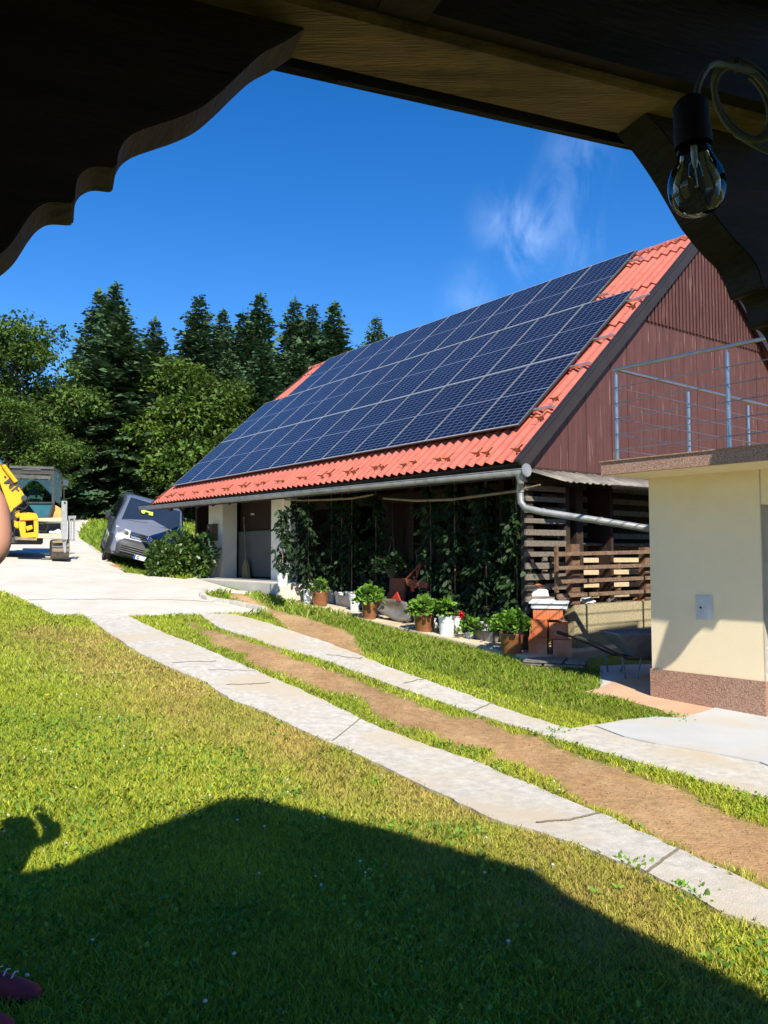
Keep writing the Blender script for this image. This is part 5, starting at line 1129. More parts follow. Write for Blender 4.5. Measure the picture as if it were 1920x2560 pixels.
    panel('bent_plate', [(130, 1352), (168, 1348), (166, 1356), (132, 1358)], 'mud', -.5, .3, fr_); panel('dark_opening', [(96, 1304), (152, 1306), (152, 1334), (96, 1334)], 'ex_dark', -.1, .02, fr_)
    panel('white_rag', [(122, 1333), (124, 1327), (134, 1328), (146, 1322), (152, 1326), (152, 1334)], 'white_plastic', -.35, .08, fr_, bev=.01)
    sidef = MB()
    for pts in ([(171, 1290), (190, 1289), (190, 1296), (171, 1297)], [(184, 1296), (188, 1296), (187, 1350), (183, 1350)], [(171, 1347), (188, 1348), (188, 1352), (171, 1352)], [(171, 1297), (175, 1297), (174, 1380), (169, 1382)], [(178, 1300), (180, 1300), (179, 1348), (177, 1348)]): sidef.prism([E(x, y, .1) for x, y in pts], (0, .12, 0))
    sidef.build('side_grille', 'ex_grey', fr_)
    return o
T['ex_glasst'] = mat('teal glass', (.05, .17, .20), (.03, .12, .16), .08, 3, bump=0, coat=1)
excav()
# ================================================================== TREES
def conifer(seed, H, name='conifer', dens=1., wid=.19, tint=(1, 1, 1)):
    rg = np.random.default_rng(seed); o = thing(name, (0, 0, 0), 'x', 'conifer', 'tall conifers of the forest edge')
    MB().tube([(0, 0, 0), (rg.normal(0, .05), rg.normal(0, .05), H * .5), (0, 0, H * .98)], [H * .016, H * .009, .015], 8).build('trunk', 'bark', o)
    P0 = []; D0 = []; S0 = []
    z = H * .06; br = MB()
    while z < H * .985:
        f = z / H; R = wid * 1.45 * H * (1 - f) ** .82 * (1 if f > .12 else .8 + f * 1.6) * rg.uniform(.88, 1.1)
        nb = max(5, int(rg.integers(7, 11) * dens)) if f < .9 else 5; a0 = rg.uniform(0, 6.28)
        for k in range(nb):
            a = a0 + 6.283 * k / nb + rg.normal(0, .18); ln = R * rg.uniform(.55, 1.25) + .004 * H
            rise = (.30 if f > .6 else .05 - .25 * (1 - f)); m = max(3, int(ln / (.020 * H) * 1.5))
            for t in np.linspace(.12, 1, m):
                zz = z + ln * (rise * t - .34 * t * t * (1 - f) + .12 * t ** 3); w_ = .20 * ln * (1.15 - t) + .02 * H
                px_ = math.cos(a) * ln * t; py_ = math.sin(a) * ln * t
                for sgn in (-1, 1, 0):
                    da = a + sgn * rg.uniform(.5, .9); l_ = (.052 * H * (1.25 - .6 * t) * rg.uniform(.7, 1.2)) * (.8 if sgn == 0 else 1) * (.42 + .58 * min(1, (1 - f) * 2.6))
                    P0.append((px_, py_, zz + rg.normal(0, .006 * H))); D0.append((math.cos(da), math.sin(da), rise * .6 - .22 * rg.uniform(.3, 1.3))); S0.append(l_)
        z += H * (.024 if f < .8 else .019)
    n = int(2.2 * H)
    # leader
    for k in range(14): P0.append((0, 0, H * (.94 + .058 * k / 14))); a = rg.uniform(0, 6.28); D0.append((math.cos(a) * .8, math.sin(a) * .8, .9)); S0.append(.02 * H * (1.2 - k / 14))
    P0.append((0, 0, H * .965)); D0.append((0, 0, 1)); S0.append(.045 * H)
    leaves('foliage', np.array(P0), np.array(S0), 'needle', o, rg, 'quad', np.array(D0), .10, var=.38, tint=np.array(tint)); return o
def broadleaf(seed, H, R, n=15000, sz=.26, name='broadleaf_tree', tint=(1, 1, 1), low=.20):
    rg = np.random.default_rng(seed); o = thing(name, (0, 0, 0), 'x', 'tree', 'broadleaf trees of the forest edge')
    lumps = []; 
    for i in range(44):
        f = rg.uniform(low, .95); rr_ = R * math.sin(math.pi * min(1, (f * .80 + .22))) ** .7 * rg.uniform(.35, .95) if f < .9 else R * .2
        a = rg.uniform(0, 6.28); lumps.append((math.cos(a) * rr_, math.sin(a) * rr_, H * f, R * rg.uniform(.20, .40)))
    lumps.append((0, 0, H * .93, R * .28))
    tk = MB().tube([(0, 0, 0), (rg.normal(0, .1), rg.normal(0, .1), H * .4), (rg.normal(0, .2), rg.normal(0, .2), H * .9)], [H * .018, H * .012, .04], 8)
    for l in lumps[::2]: tk.tube([(0, 0, max(l[2] - R * .5, H * .1)), (l[0] * .5, l[1] * .5, l[2] - R * .15), (l[0], l[1], l[2])], [.09, .05, .02], 5)
    tk.build('trunk', 'bark', o); pos = []; dr = []; lt_ = []; per = n // len(lumps)
    for l in lumps:
        d = rg.normal(size=(per, 3)); d /= np.linalg.norm(d, axis=1)[:, None]; k = rg.uniform(.35, 1.08, (per, 1)) ** .55
        pos.append(np.array(l[:3]) + d * k * l[3] * np.array([1.25, 1.25, .62])); dr.append(d); lt_.append(np.full((per, 1), rg.uniform(.62, 1.3)))
    leaves('foliage', np.concatenate(pos), sz, 'leaf', o, rg, 'quad', np.concatenate(dr) * [1, 1, .2], .7, var=.32, tint=np.concatenate(lt_) * np.array(tint), droop=.25); return o
random.seed(1)
cp = [conifer(101, 16, dens=1.1), conifer(102, 16, wid=.165, tint=(.9, 1.0, 1.05)), conifer(103, 16, dens=1.2, wid=.21)]
bp_ = [broadleaf(201, 10, 4.2, 26000, .24), broadleaf(202, 10, 4.6, 22000, .27, tint=(1.02, 1.0, .85)), broadleaf(203, 10, 3.6, 14000, .25, tint=(.8, .9, 1.0), low=.16)]
used = set()
def put_tree(protos, k, pxx, ytop, Y, label, wscale=1., zrot=0.):
    p0 = protos[k]
    o = p0 if id(p0) not in used else copy_tree(p0); used.add(id(p0))
    q = P(pxx, ytop, Y); g = float(terr(q.x, Y)); H = q.z - g + .3; s = H / (16 if protos is cp else 10)
    o.location = (q.x, Y, g - .3); o.scale = (s * wscale, s * wscale, s); o.rotation_euler = (0, 0, zrot); o['label'] = label
CT = [(0, 249, 727, 62, 'tall conifer just behind and left of the tallest one', 1.), (1, 289, 706, 60, 'tallest conifer, left of the middle gap in the forest', 1.05), (2, 301, 778, 50, 'broad dark conifer standing in front of the tallest one', 1.35),
      (0, 388, 796, 62, 'conifer right of the tallest group, with a thin top', .95), (2, 500, 735, 60, 'tall pointed conifer standing alone left of the centre group', .95), (1, 558, 773, 66, 'slim conifer right of the lone pointed one', .9), (0, 608, 776, 62, 'conifer between the slim one and the tall centre one', 1.),
      (1, 651, 732, 63, 'tall slim conifer above the red roof patch, left of three', 1.), (0, 738, 747, 64, 'left conifer of the three right of the red roof patch', .9), (2, 781, 758, 63, 'middle conifer of the three above the solar panels', .85), (1, 836, 755, 62, 'right conifer of the three above the solar panels', 1.05),
      (2, 940, 787, 66, 'lone conifer top rising above the solar panels', .8), (0, 746, 851, 56, 'lower conifer in front of the three by the panels', 1.1), (2, 573, 874, 55, 'lower dark conifer in front of the centre group', 1.1), (1, 660, 850, 54, 'lower conifer beside the red roof patch', 1.2),
      (1, 215, 900, 58, 'conifer filling in left of the broad front one', 1.3), (0, 430, 905, 62, 'conifer half hidden behind the big round tree', 1.2), (2, 690, 880, 58, 'dark conifer low behind the barn roof edge', 1.2)]
for i, (k, x, y, Y, lb, w) in enumerate(CT): put_tree(cp, k, x, y, Y, lb, w, i * 1.3)
BT = [(0, 45, 812, 46, 'bright green tree at the left edge behind the excavator', .95), (1, -60, 830, 47, 'tree cut off by the left edge of the picture', 1.1), (2, 120, 965, 56, 'smaller pale tree in the gap left of the conifers', .8),
      (1, 455, 912, 51, 'big round broadleaf tree in the middle of the forest edge', 1.12), (0, 560, 960, 53, 'broadleaf tree right of the big round one', 1.0), (2, 620, 985, 57, 'low broadleaf tree beside the barn roof', 1.1), (2, 353, 870, 66, 'pale green broadleaf top between the conifers', .7),
      (1, 450, 1050, 56, 'low broadleaf tree hanging over the field right of the van', 1.2), (2, 80, 1075, 52, 'low leafy tree right behind the cab', 1.3), (0, 20, 1000, 42, 'leafy tree behind the yellow boom', 1.2),
      (0, 540, 1120, 57, 'low broadleaf tree beyond the barn eave', 1.6), (1, 620, 1100, 58, 'broadleaf tree behind the barn roof patch', 1.4), (2, 750, 930, 60, 'broadleaf tree hidden low behind the panels', 1.2),
      (0, -180, 880, 50, 'tree beyond the left side', 1.1), (1, 820, 1000, 62, 'broadleaf tree behind the barn', 1.2)]
for i, (k, x, y, Y, lb, w) in enumerate(BT): put_tree(bp_, k, x, y, Y, lb, w, i * 2.1 + .4)
# dense undergrowth along the forest edge
rgu = np.random.default_rng(77); n = 26000
ux = rgu.uniform(-42, 4, n); uy = 61 + rgu.uniform(-2, 12, n) + np.sin(ux * .5) * 1.5; uz = terr(ux, uy) + rgu.uniform(0, 1, n) ** 1.2 * 7
tag(leaves('undergrowth', np.stack([ux, uy, uz], 1), .42, 'leaf', None, rgu, 'quad', None, 1, tint=np.array([.28, .34, .30])), 'dark undergrowth along the forest edge', 'undergrowth', kind='stuff')
# ================================================================== PORCH
ZB = 2.30
A0 = G(750, 155, ZB); A1 = G(1540, 337, ZB); Wd = (A1 - A0).normalized(); Nn = Vector((Wd.y, -Wd.x, 0))   # Nn points to the camera side
inn = G(1100, 165, ZB); bwid = max(.09, abs((inn - A0).dot(Nn))) * 1.35; print('BW', bwid)
def PF(px, py, off=0.): return onplane(px, py, A0 + Nn * off, Nn)
beam = MB(); a = A0 - Wd * 1.4; b = A0 + Wd * ((A1 - A0).length + .25)
rb = random.Random(5)
beam.prism([a, b, b + Nn * bwid, a + Nn * bwid], (0, 0, .16))
tag(beam.build('porch_beam', 'beam_wood', bevel=.006), 'weathered brown horizontal beam across the top of the porch opening', 'beam')
# eave lath with ragged lower edge beyond the beam
ev = MB(); t = -1.3
while t < (A1 - A0).length + .22:
    w_ = rb.uniform(.10, .17); p_ = A0 + Wd * t - Nn * .022; ev.prism([p_ + Vector((0, 0, .005 - rb.uniform(0, .006))), p_ + Wd * w_ + Vector((0, 0, .005 - rb.uniform(0, .006))), p_ + Wd * w_ - Nn * .012 + Vector((0, 0, .0)), p_ - Nn * .012], (0, 0, .05)); t += w_
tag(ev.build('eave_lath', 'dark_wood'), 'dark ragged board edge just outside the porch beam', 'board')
def bracket(name, px_low, px_top, th, label):
    lo_ = [PF(x, y) for x, y in px_low]; tp_ = [PF(x, y) for x, y in px_top]
    return tag(MB().prism(lo_ + tp_, Nn * th).build(name, 'porch_wood', bevel=.004), label, 'bracket')
# smooth scallops
def cr_spline(p, n=5):
    out = []
    for i in range(len(p) - 1):
        p0 = Vector(p[max(i - 1, 0)]); p1 = Vector(p[i]); p2 = Vector(p[i + 1]); p3 = Vector(p[min(i + 2, len(p) - 1)])
        for k in range(n):
            t = k / n; out.append(.5 * ((2 * p1) + (p2 - p0) * t + (2 * p0 - 5 * p1 + 4 * p2 - p3) * t * t + (3 * p1 - p0 - 3 * p2 + p3) * t ** 3))
    out.append(Vector(p[-1])); return [tuple(v) for v in out]
Lc = cr_spline([(750, 132), (723, 150), (677, 180), (625, 208), (579, 249), (532, 295), (486, 333), (434, 359), (376, 379), (330, 396), (301, 417), (286, 446), (282, 472)]) + [(281, 480), (275, 483)] + cr_spline([(268, 482), (231, 479), (205, 489), (190, 507), (185, 530), (184, 552)]) + [(182, 562), (174, 565)] + cr_spline([(165, 565), (122, 564), (93, 579), (69, 608), (35, 660), (0, 692), (-60, 730), (-140, 760), (-220, 900)])
bracket('porch_bracket', Lc, [(-330, 900), (-360, 300), (-360, -220), (300, -220), (700, -160)], .075, 'long scalloped wooden bracket at the upper left of the porch')
Rc = cr_spline([(1535, 330), (1547, 345), (1582, 383), (1627, 447), (1665, 511), (1697, 566), (1723, 601), (1755, 639), (1787, 671), (1809, 703), (1819, 735), (1822, 746)]) + [(1826, 751), (1842, 750)] + cr_spline([(1848, 751), (1860, 768), (1867, 790), (1868, 812)]) + [(1873, 822), (1884, 825)] + cr_spline([(1890, 824), (1907, 838), (1922, 872), (1940, 940), (1990, 1010), (2060, 1100)])
bracket('porch_bracket', Rc, [(2150, 1100), (2150, 200), (1900, 60), (1700, 60)], .075, 'scalloped wooden bracket at the right of the porch behind the bulb')
# posts beyond the frame
for px_, lb in ((-300, 'porch post left of the long bracket'), (2120, 'porch post right of the short bracket')):
    q = PF(px_, 1391); tag(MB().box(q.x - .08, q.x + .08, q.y - .08, q.y + .08, 0, ZB + .1).build('porch_post', 'porch_wood', bevel=.008), lb, 'post')
# boards closing the wall above the beam and the ceiling over us
cb = MB(); a = A0 - Wd * 1.6 + Nn * (bwid * .0 + .0); Lw = (A1 - A0).length + 1.85
for k in range(4):
    z = ZB + .012 + k * .2; p_ = a + Vector((0, 0, z - ZB)) + Nn * (bwid - .018); cb.prism([p_ + Nn * .02, p_ + Wd * Lw + Nn * .02, p_ + Wd * Lw + Nn * .045, p_ + Nn * .045], (0, 0, .19))
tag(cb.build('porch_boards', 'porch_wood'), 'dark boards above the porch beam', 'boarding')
ce = MB(); d_ = 0.0
while d_ < 3.2:
    p_ = a + Nn * (bwid + .03 + d_) + Vector((0, 0, .168 + .0)); ce.prism([p_, p_ + Wd * Lw, p_ + Wd * Lw + Nn * .155, p_ + Nn * .155], (0, 0, .02)); d_ += .16
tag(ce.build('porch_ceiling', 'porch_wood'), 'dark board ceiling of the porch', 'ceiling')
ri = MB()
for t in (-.9, .1, 1.1): p_ = A0 + Wd * t + Nn * (bwid + .01) + Vector((0, 0, .06)); ri.bar(p_, p_ + Nn * 2.6, .07, .1)
tag(ri.build('ceiling_joists', 'porch_wood'), 'dark joists under the porch ceiling', 'joists')
# unseen gable added behind the camera, outline shaped to cast the big lawn shadow
HY = -.6
def back(px, py):
    g = GT(px, py); k = (g.y - HY) / (-L.y); v = g + L * k; return (v.x, HY, v.z)
gab = [back(*p_) for p_ in [(170, 2165), (330, 2092), (470, 2035), (560, 2001), (615, 1998), (680, 2008), (800, 2035), (1000, 2088), (1170, 2135), (1340, 2178), (1365, 2200), (1420, 2240), (1550, 2310), (1700, 2385), (1920, 2500), (2060, 2590)]]
th_ = thing('lawn_shadow_caster', (0, HY, 0), 'unseen timber gable added behind the viewpoint to cast the lawn shadow', 'house')
gl_ = [(x, 0, z) for x, _, z in gab]
MB().prism([(gl_[-1][0] + .3, 0, 0)] + [(gl_[0][0] - 1.6, 0, 0), (gl_[0][0] - 1.6, 0, gl_[0][2] - .75), ] + gl_, (0, -.25, 0)).build('caster_gable', 'porch_wood', th_)
MB().box(-4.0, 3.2, -5.5, -5.3, 0, 2.6).build('rear_wall', 'porch_wood', th_)
# ---- light bulb with cord
BY0 = .91; bc_ = P(1742, 466, BY0); ls = thing('light_bulb', bc_, 'clear glass light bulb hanging in a black socket from the porch ceiling', 'light bulb')
ls.rotation_euler = (rad(2), rad(-4), 0)
gprof = [(.0, -.034), (.012, -.0325), (.023, -.027), (.030, -.015), (.032, 0), (.0302, .012), (.0258, .022), (.0200, .032), (.0172, .042), (.0162, .052)]
gp = []
for i in range(len(gprof) - 1):
    for k in range(4): t = k / 4; gp.append((gprof[i][0] * (1 - t) + gprof[i + 1][0] * t, gprof[i][1] * (1 - t) + gprof[i + 1][1] * t))
gp.append(gprof[-1])
T['bulb_glass'] = glassm('bulb glass', (.93, .95, .94), .0, .02, 1.25)
gb_ = MB().lathe(gprof, 48, caps=False).build('glass', 'bulb_glass', ls, smooth=True, sub=2)
MB().lathe([(.0205, .046), (.0205, .062), (.0195, .066), (.0195, .092), (.013, .100), (.006, .104), (.0, .105)], 28, caps=False).build('socket', 'black', ls, smooth=True)
MB().lathe([(0.0, .048), (.004, .046), (.0035, .03), (.002, .022), (.0, .02)], 12).build('stem', 'glass_stem' if 'glass_stem' in T else 'lamp_glass', ls, smooth=True)
MB().tube([(0, 0, .022), (.001, 0, .002)], .0007, 6).build('glass_rod', 'lamp_glass', ls); MB().lathe([(0, -.001), (.0025, 0), (0, .0015)], 8).build('button', 'lamp_glass', ls)
for sx in (-1, 1): MB().tube([(.002 * sx, 0, .034), (.006 * sx, .001, .026), (.008 * sx, 0, .012)], .0005, 5).build('wire', 'chrome', ls)
MB().tube([(.008 * math.cos(t), .008 * math.sin(t) * .7, .012 + .001 * math.sin(t * 3)) for t in np.linspace(.2, 5.8, 24)], .0003, 4).build('filament', 'chrome', ls)
cdz = MB(); cdc = P(1838, 262, 1.05)
pts = [P(1740, 252, .915), P(1745, 215, .93), P(1762, 180, .96), P(1790, 158, 1.0)]
def loop(cx, cy, rx_, ry_, rot, a0, a1, n, Yd):
    out = []
    for t in np.linspace(a0, a1, n):
        x = math.cos(t) * rx_; y = math.sin(t) * ry_; out.append(P(cx + x * math.cos(rot) - y * math.sin(rot), cy + x * math.sin(rot) + y * math.cos(rot), Yd + .01 * math.sin(t)))
    return out
pts += loop(1862, 258, 100, 66, 1.05, -2.2, 3.6, 34, 1.04)
cdz.tube(cr_spline(pts, 2), .0038, 8)
cdz.tube(cr_spline(loop(1868, 250, 110, 70, 1.0, -2.5, 4.0, 40, 1.05), 2), .0038, 8)
cdz.tube(cr_spline(loop(1856, 262, 92, 60, 1.12, -2.2, .9, 24, 1.06) + [P(1905, 372, 1.06), P(1960, 392, 1.06)], 2), .0038, 8)
tag(cdz.build('cable_coil', 'cord', smooth=True), 'coiled pale cable hanging on the porch wood beside the light bulb', 'cable')
MB_n = MB().tube([P(1842, 150, 1.02), P(1842, 176, 1.12)], .004, 6); tag(MB_n.build('nail', 'ex_dark'), 'nail holding the coiled cable', 'nail')
# ================================================================== PERSON at the left edge
def skin_body(name, joints, edges, m, parent, sub=2):
    me = bpy.data.meshes.new(name); me.from_pydata([j[0] for j in joints], edges, []); o = bpy.data.objects.new(name, me); C.objects.link(o); o.parent = parent
    me.materials.append(T[m]); md = o.modifiers.new('skin', 'SKIN'); md.use_smooth_shade = True
    for i, j in enumerate(joints):
        sv = me.skin_vertices[0].data[i]; r = j[1]; sv.radius = r if isinstance(r, tuple) else (r, r); sv.use_root = (i == 0)
    s = o.modifiers.new('s', 'SUBSURF'); s.levels = sub; s.render_levels = sub; return o
px0 = Vector((-1.66, 3.10, 0)); pe = thing('person', px0, 'person at the left edge, bare raised arm, dark shorts and dark red shoes', 'person')
el = P(-6, 1378, 2.98) - px0                      # right elbow, raised to eye height
J = [((0, 0, .98), (.15, .11)), ((0, 0, 1.15), (.14, .105)), ((-.01, 0, 1.35), (.18, .12)), ((-.01, 0, 1.50), (.10, .09)), ((0, 0, 1.58), .055), ((.02, 0, 1.66), (.075, .085)), ((.02, 0, 1.74), (.078, .09)), ((.02, 0, 1.81), .06),
     ((-.01, -.17, 1.47), .065), ((el.x * .5 - .0, -.16, 1.50), .055), (tuple(el), .062), ((el.x - .03, el.y + .02, el.z + .17), .056), ((el.x - .12, el.y + .05, el.z + .29), .030), ((el.x - .15, el.y + .06, el.z + .35), .034),
     ((-.01, .17, 1.47), .06), ((-.06, .22, 1.2), .045), ((.02, .22, .96), .03), ((.04, .22, .88), .035),
     ((.01, -.10, .92), .095), ((.02, -.11, .50), .062), ((-.01, -.11, .30), .058), ((-.03, -.11, .09), .038),
     ((.01, .10, .92), .095), ((.05, .11, .50), .062), ((.0, .11, .30), .058), ((-.02, .11, .09), .038)]
Ed = [(0, 1), (1, 2), (2, 3), (3, 4), (4, 5), (5, 6), (6, 7), (3, 8), (8, 9), (9, 10), (10, 11), (11, 12), (12, 13), (3, 14), (14, 15), (15, 16), (16, 17), (0, 18), (18, 19), (19, 20), (20, 21), (0, 22), (22, 23), (23, 24), (24, 25)]
bdy = skin_body('body', J, Ed, 'skin', pe)
# fingers of both hands
def hand(c, d, side, nm):
    c = Vector(c); d = Vector(d).normalized(); s = d.cross(Vector((0, 1, 0))).normalized(); 
    for i, ln in enumerate((.065, .075, .07, .055)):
        b0 = c + s * (-.024 + i * .016) + d * .03; cur = Vector((0, side, 0)); MB().tube([b0, b0 + d * ln * .45, b0 + d * ln * .75 + cur * .012, b0 + d * ln + cur * .028], [.008, .0078, .0072, .006], 8).build('finger', 'skin', bdy, smooth=True)
    b0 = c + s * -.03; MB().tube([b0, b0 - s * .02 + d * .025, b0 - s * .028 + d * .05], [.010, .009, .007], 8).build('thumb', 'skin', bdy, smooth=True)
hand(J[13][0], (-.3, .1, .9), 1, 'r'); hand(J[17][0], (.1, 0, -1), -1, 'l')
skin_body('shirt', [((0, 0, .96), (.17, .13)), ((0, 0, 1.15), (.16, .125)), ((-.01, 0, 1.36), (.20, .14)), ((-.01, 0, 1.49), (.12, .11)), ((-.01, -.18, 1.46), .08), ((-.01, .18, 1.46), .08), ((-.05, .22, 1.3), .065)], [(0, 1), (1, 2), (2, 3), (3, 4), (3, 5), (5, 6)], 'shorts', pe)
kn = P(-38, 2015, 2.98) - px0
skin_body('shorts', [((0, 0, .97), (.175, .14)), ((.03, -.10, .84), .12), ((.06, -.11, .74), .085), ((.03, -.11, .56), .085), ((.02, .10, .84), .11), ((.05, .11, .58), .09)], [(0, 1), (1, 2), (2, 3), (0, 4), (4, 5)], 'shorts', pe)
skin_body('hair', [((.0, 0, 1.80), .078), ((-.03, 0, 1.76), .082), ((-.045, 0, 1.69), .06)], [(0, 1), (1, 2)], 'hair', pe)
fm = MB()
for sy in (-1, 1):
    MB().lathe([(0, -.012), (.012, 0), (0, .012)], 10, Matrix.Translation((.098, sy * .032, 1.755))).build('eye', 'white_plastic', bdy, smooth=True)
    MB().lathe([(0, -.03), (.018, -.01), (.02, .02), (0, .03)], 8, Matrix.Translation((.02, sy * .088, 1.735)) @ Matrix.Scale(.4, 4, (0, 1, 0))).build('ear', 'skin', bdy, smooth=True)
MB().add([(.10, -.014, 1.715), (.10, .014, 1.715), (.125, 0, 1.712), (.098, 0, 1.76)], [(0, 1, 2), (0, 2, 3), (1, 3, 2)]).build('nose', 'skin', bdy, smooth=True)
MB().tube([(.094, -.022, 1.685), (.103, 0, 1.682), (.094, .022, 1.685)], .005, 6).build('mouth', 'petal_red', bdy, smooth=True)
def shoe(toe, dirv, label):
    d = Vector(dirv).normalized(); s = Vector((-d.y, d.x, 0)); b = Vector(toe); mb = MB(); K = 12
    secs = [(0, .02, .0, .03), (-.02, .038, .0, .052), (-.06, .048, 0, .066), (-.12, .05, 0, .085), (-.17, .044, 0, .105), (-.22, .04, 0, .115), (-.27, .04, 0, .11), (-.295, .028, 0, .09)]
    for t, w, z0, z1_ in secs:
        for k in range(K):
            a = 2 * math.pi * k / K; y = math.cos(a) * w; z = .02 + (z1_ - .02) * max(0, math.sin(a)) if math.sin(a) > 0 else .02 + .018 * math.sin(a)
            v = b + d * t + s * y; mb.v.append((v.x, v.y, z))
    for i in range(len(secs) - 1):
        for k in range(K): mb.f.append((i * K + k, i * K + (k + 1) % K, (i + 1) * K + (k + 1) % K, (i + 1) * K + k))
    mb.f.append(tuple(range(K))); mb.f.append(tuple((len(secs) - 1) * K + k for k in range(K)))
    sh = mb.build('shoe', 'shoe', pe, smooth=True, sub=1)
    so_ = MB(); ring_ = []
    for t, w, *_ in secs: v = b + d * (t * 1.01 + .004) + s * (w + .004); ring_.append((v.x, v.y, 0.0))
    for t, w, *_ in secs[::-1]: v = b + d * (t * 1.01 + .004) - s * (w + .004); ring_.append((v.x, v.y, 0.0))
    so_.prism(ring_, (0, 0, .018)).build('sole', 'rubber', sh)
    for k in range(3): v = b + d * (-.10 - .03 * k); MB().tube([v - s * .025 + Vector((0, 0, .085 + .008 * k)), v + Vector((0, 0, .096 + .008 * k)), v + s * .025 + Vector((0, 0, .085 + .008 * k))], .0025, 5).build('lace', 'white_plastic', sh)
t1 = G(104, 2492, 0.02) - px0; t2 = G(36, 2580, 0.02) - px0
shoe((t1.x, t1.y, 0), (1, -.05, 0), ''); shoe((t2.x, t2.y, 0), (1, -.12, 0), '')
pe.location.z = .01
# ================================================================== small things in the grass
grassfield()
rgc = np.random.default_rng(9); n = 170
cy_ = np.sqrt(rgc.uniform(2.6 ** 2, 9.5 ** 2, n)); cx_ = cy_ * rgc.uniform(-.5, .42, n)
kp = np.ones(n, bool)
for q in allsheets: kp &= ~inpoly(cx_, cy_, q)
d_, di_ = ground_state(cx_, cy_); kp &= (di_ < .3) & (d_ < .5) & (cx_ < cy_ * .2 + .2); cx_, cy_ = cx_[kp], cy_[kp]
cl = MB()
for x, y in zip(cx_, cy_):
    z = float(terr(x, y)); h = rgc.uniform(.03, .05); r = rgc.uniform(.005, .009)
    cl.lathe([(.001, -r), (r * .8, -r * .5), (r, 0), (r * .75, r * .6), (.001, r * .9)], 7, Matrix.Translation((x, y, z + h)), caps=False); cl.tube([(x, y, z), (x, y, z + h - r)], .0012, 3, caps=False)
tag(cl.build('clover_flowers', 'petal', smooth=True), 'white clover heads scattered in the lawn', 'clover', kind='stuff')
q = GT(118, 1756); tag(MB().lathe([(.001, .06), (.022, .066), (.026, .075), (.001, .08)], 12, Matrix.Translation(q)).tube([q, q + Vector((0, 0, .06))], .002, 4).build('dandelion', 'petal_yellow'), 'single yellow dandelion in the lawn at left', 'flower')
# clover leaves and weeds for texture close to us
n = 26000; y = np.sqrt(rgc.uniform(2.4 ** 2, 7.5 ** 2, n)); x = y * rgc.uniform(-.6, .6, n); kp = np.ones(n, bool)
for q in allsheets: kp &= ~inpoly(x, y, q)
d_, di_ = ground_state(x, y); nn_ = fbm(x, y, 1.9); kp &= (di_ < .2) & (d_ < .35) & (nn_ > -.15); x, y = x[kp], y[kp]
pos = np.stack([x, y, terr(x, y) + rgc.uniform(.012, .04, len(x))], 1)
g_ = rgc.uniform(.7, 1.2, (len(x), 1)) * np.array([.14, .29, .035])
ob = leaves('clover_leaves', pos, .020, 'grass', None, rgc, 'round', np.tile([0, 0, .1], (len(x), 1)), .8, tint=g_); tag(ob, 'low clover leaves between the grass blades', 'clover', kind='stuff')
# loose straw on the dirt
n = 30000; x = rgc.uniform(-5, 4, n); y = rgc.uniform(3, 15, n); d_, di_ = ground_state(x, y); kp = di_ > .4
for q in allsheets: kp &= ~inpoly(x, y, q)
x, y = x[kp], y[kp]; pos = np.stack([x, y, terr(x, y) + .006], 1)
ob = leaves('straw', pos, .016, 'grass', None, rgc, 'quad', np.tile([0, 0, 0.], (len(x), 1)), 1, tint=np.array([.42, .30, .13])); 
tag(ob, 'dry straw and clippings on the bare soil', 'straw', kind='stuff')

# added shade panel right of the view, rim shaped to cast the curved wall shadow
PYY = 6.25
rim = [toward_sun(px, py, YC, YY_, PYY) for px, py in [(1800, 1470), (1772, 1540), (1758, 1562), (1742, 1577), (1726, 1598), (1712, 1618), (1697, 1636), (1680, 1651), (1660, 1663), (1634, 1673)]] + [toward_sun(px, py, WA, WN, PYY) for px, py in [(1437, 1640), (1437, 1606), (1446, 1592), (1460, 1582), (1517, 1568), (1600, 1555)]] + [toward_sun(px, py, yw(0, -OV, 0), YY_, PYY) for px, py in [(1770, 1174), (1778, 1150), (1784, 1126), (1850, 1112), (1990, 1098), (2100, 1150)]]
pso = thing('shade_caster', (4.55, PYY, 0), 'unseen shade panel on a pole, added right of the yellow house corner to shade its wall', 'shade_caster')
MB().prism([p_ - Vector((4.55, PYY, 0)) for p_ in rim], (0, -.04, 0)).build('caster_panel', 'white_plastic', pso)
MB().tube([(0, 0, 0.02), (0, 0, 3.3)], .02, 8).build('pole', 'alu', pso)

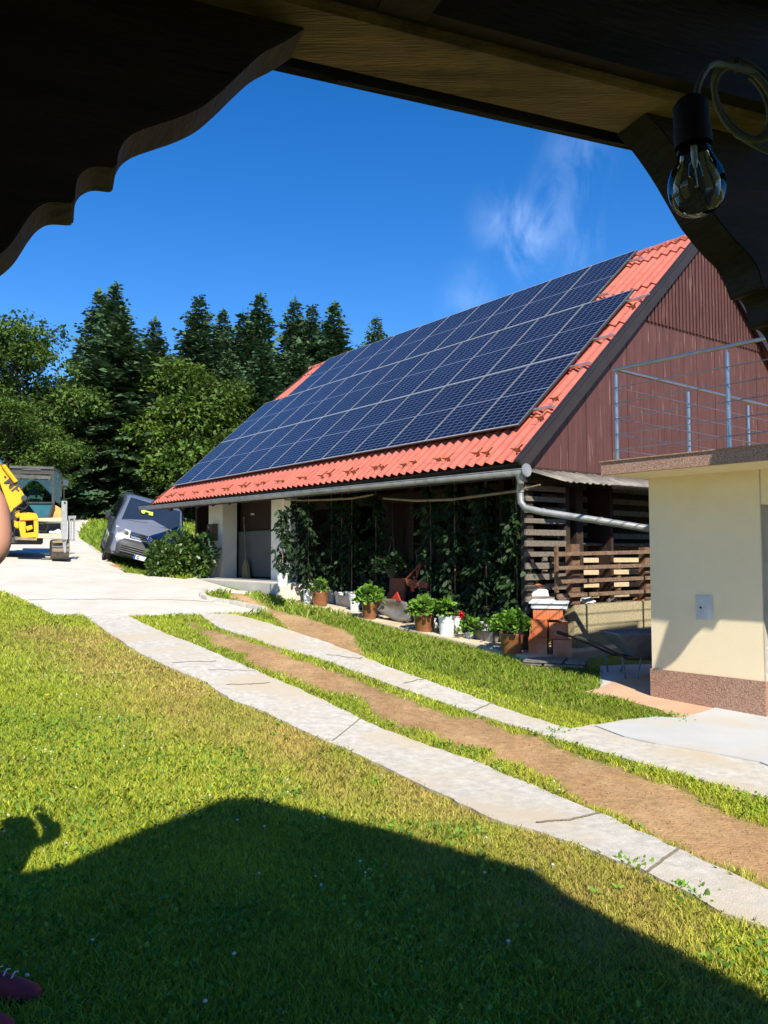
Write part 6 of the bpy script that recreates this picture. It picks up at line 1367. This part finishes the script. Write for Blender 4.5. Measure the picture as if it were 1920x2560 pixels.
# broad-leaved weeds in the lawn, pebbles on the soil
rw_ = np.random.default_rng(31); wp = []; wd2 = []; n = 150
yy = np.sqrt(rw_.uniform(2.6 ** 2, 12 ** 2, n)); xx = yy * rw_.uniform(-.55, .5, n); ok = np.ones(n, bool)
for q in allsheets: ok &= ~inpoly(xx, yy, q)
d_, di_ = ground_state(xx, yy); ok &= di_ < .35
lb_ = (xx - BO.x) * BX.x + (yy - BO.y) * BX.y; lc_ = (xx - BO.x) * BY.x + (yy - BO.y) * BY.y; ok &= ~((lb_ < .3) & (lc_ > -.1)); ok &= ~((xx > 1.8) & (yy > 9.3))
for x, y in zip(xx[ok], yy[ok]):
    k = rw_.integers(6, 11); z = float(terr(x, y))
    for j in range(k): a = 6.283 * j / k + rw_.normal(0, .2); wp.append((x, y, z + .012)); wd2.append((math.cos(a), math.sin(a), rw_.uniform(.25, .9)))
for (px, py, m) in [(1700, 1806, 50), (1660, 1790, 46), (1620, 1798, 44), (1400, 1830, 24), (1570, 2166, 26), (1690, 2226, 30), (1740, 2250, 26), (1690, 1795, 40)]:
    q = GT(px, py)
    for j in range(m): a = rw_.uniform(0, 6.28); r = rw_.uniform(0, .14); wp.append((q.x + math.cos(a) * r, q.y + math.sin(a) * r, q.z + .01)); wd2.append((math.cos(a) * .6, math.sin(a) * .6, rw_.uniform(.6, 1.6)))
ob = leaves('lawn_weeds', np.array(wp), .034, 'grass', None, rw_, 'oval', np.array(wd2) * 3, .25, tint=np.array([.19, .36, .04])); tag(ob, 'broad leaved weeds growing in the lawn and along the concrete edges', 'weeds', kind='stuff')
n = 5000; x = rw_.uniform(-5, 4, n); y = rw_.uniform(3, 16, n); d_, di_ = ground_state(x, y); ok = di_ > .5
for q in allsheets: ok &= ~inpoly(x, y, q)
x, y = x[ok], y[ok]; m = len(x); r = rw_.uniform(.003, .011, m) ; base = np.array([(1, 0, 0), (0, 1, 0), (-1, 0, 0), (0, -1, 0), (0, 0, .8)])
V = np.stack([x, y, terr(x, y) + .001], 1)[:, None, :] + base[None] * r[:, None, None] * rw_.uniform(.6, 1.3, (m, 5, 1)); Fc = np.array([(0, 1, 4), (1, 2, 4), (2, 3, 4), (3, 0, 4)])[None] + (np.arange(m) * 5)[:, None, None]
ob = fast_mesh('pebbles', V.reshape(-1, 3), Fc.reshape(-1, 3), 'grass', None, np.repeat(rw_.uniform(.6, 1.2, (m, 1)) * np.array([.38, .29, .2]), 5, 0)); tag(ob, 'small pebbles and crumbs on the bare soil', 'pebbles', kind='stuff')
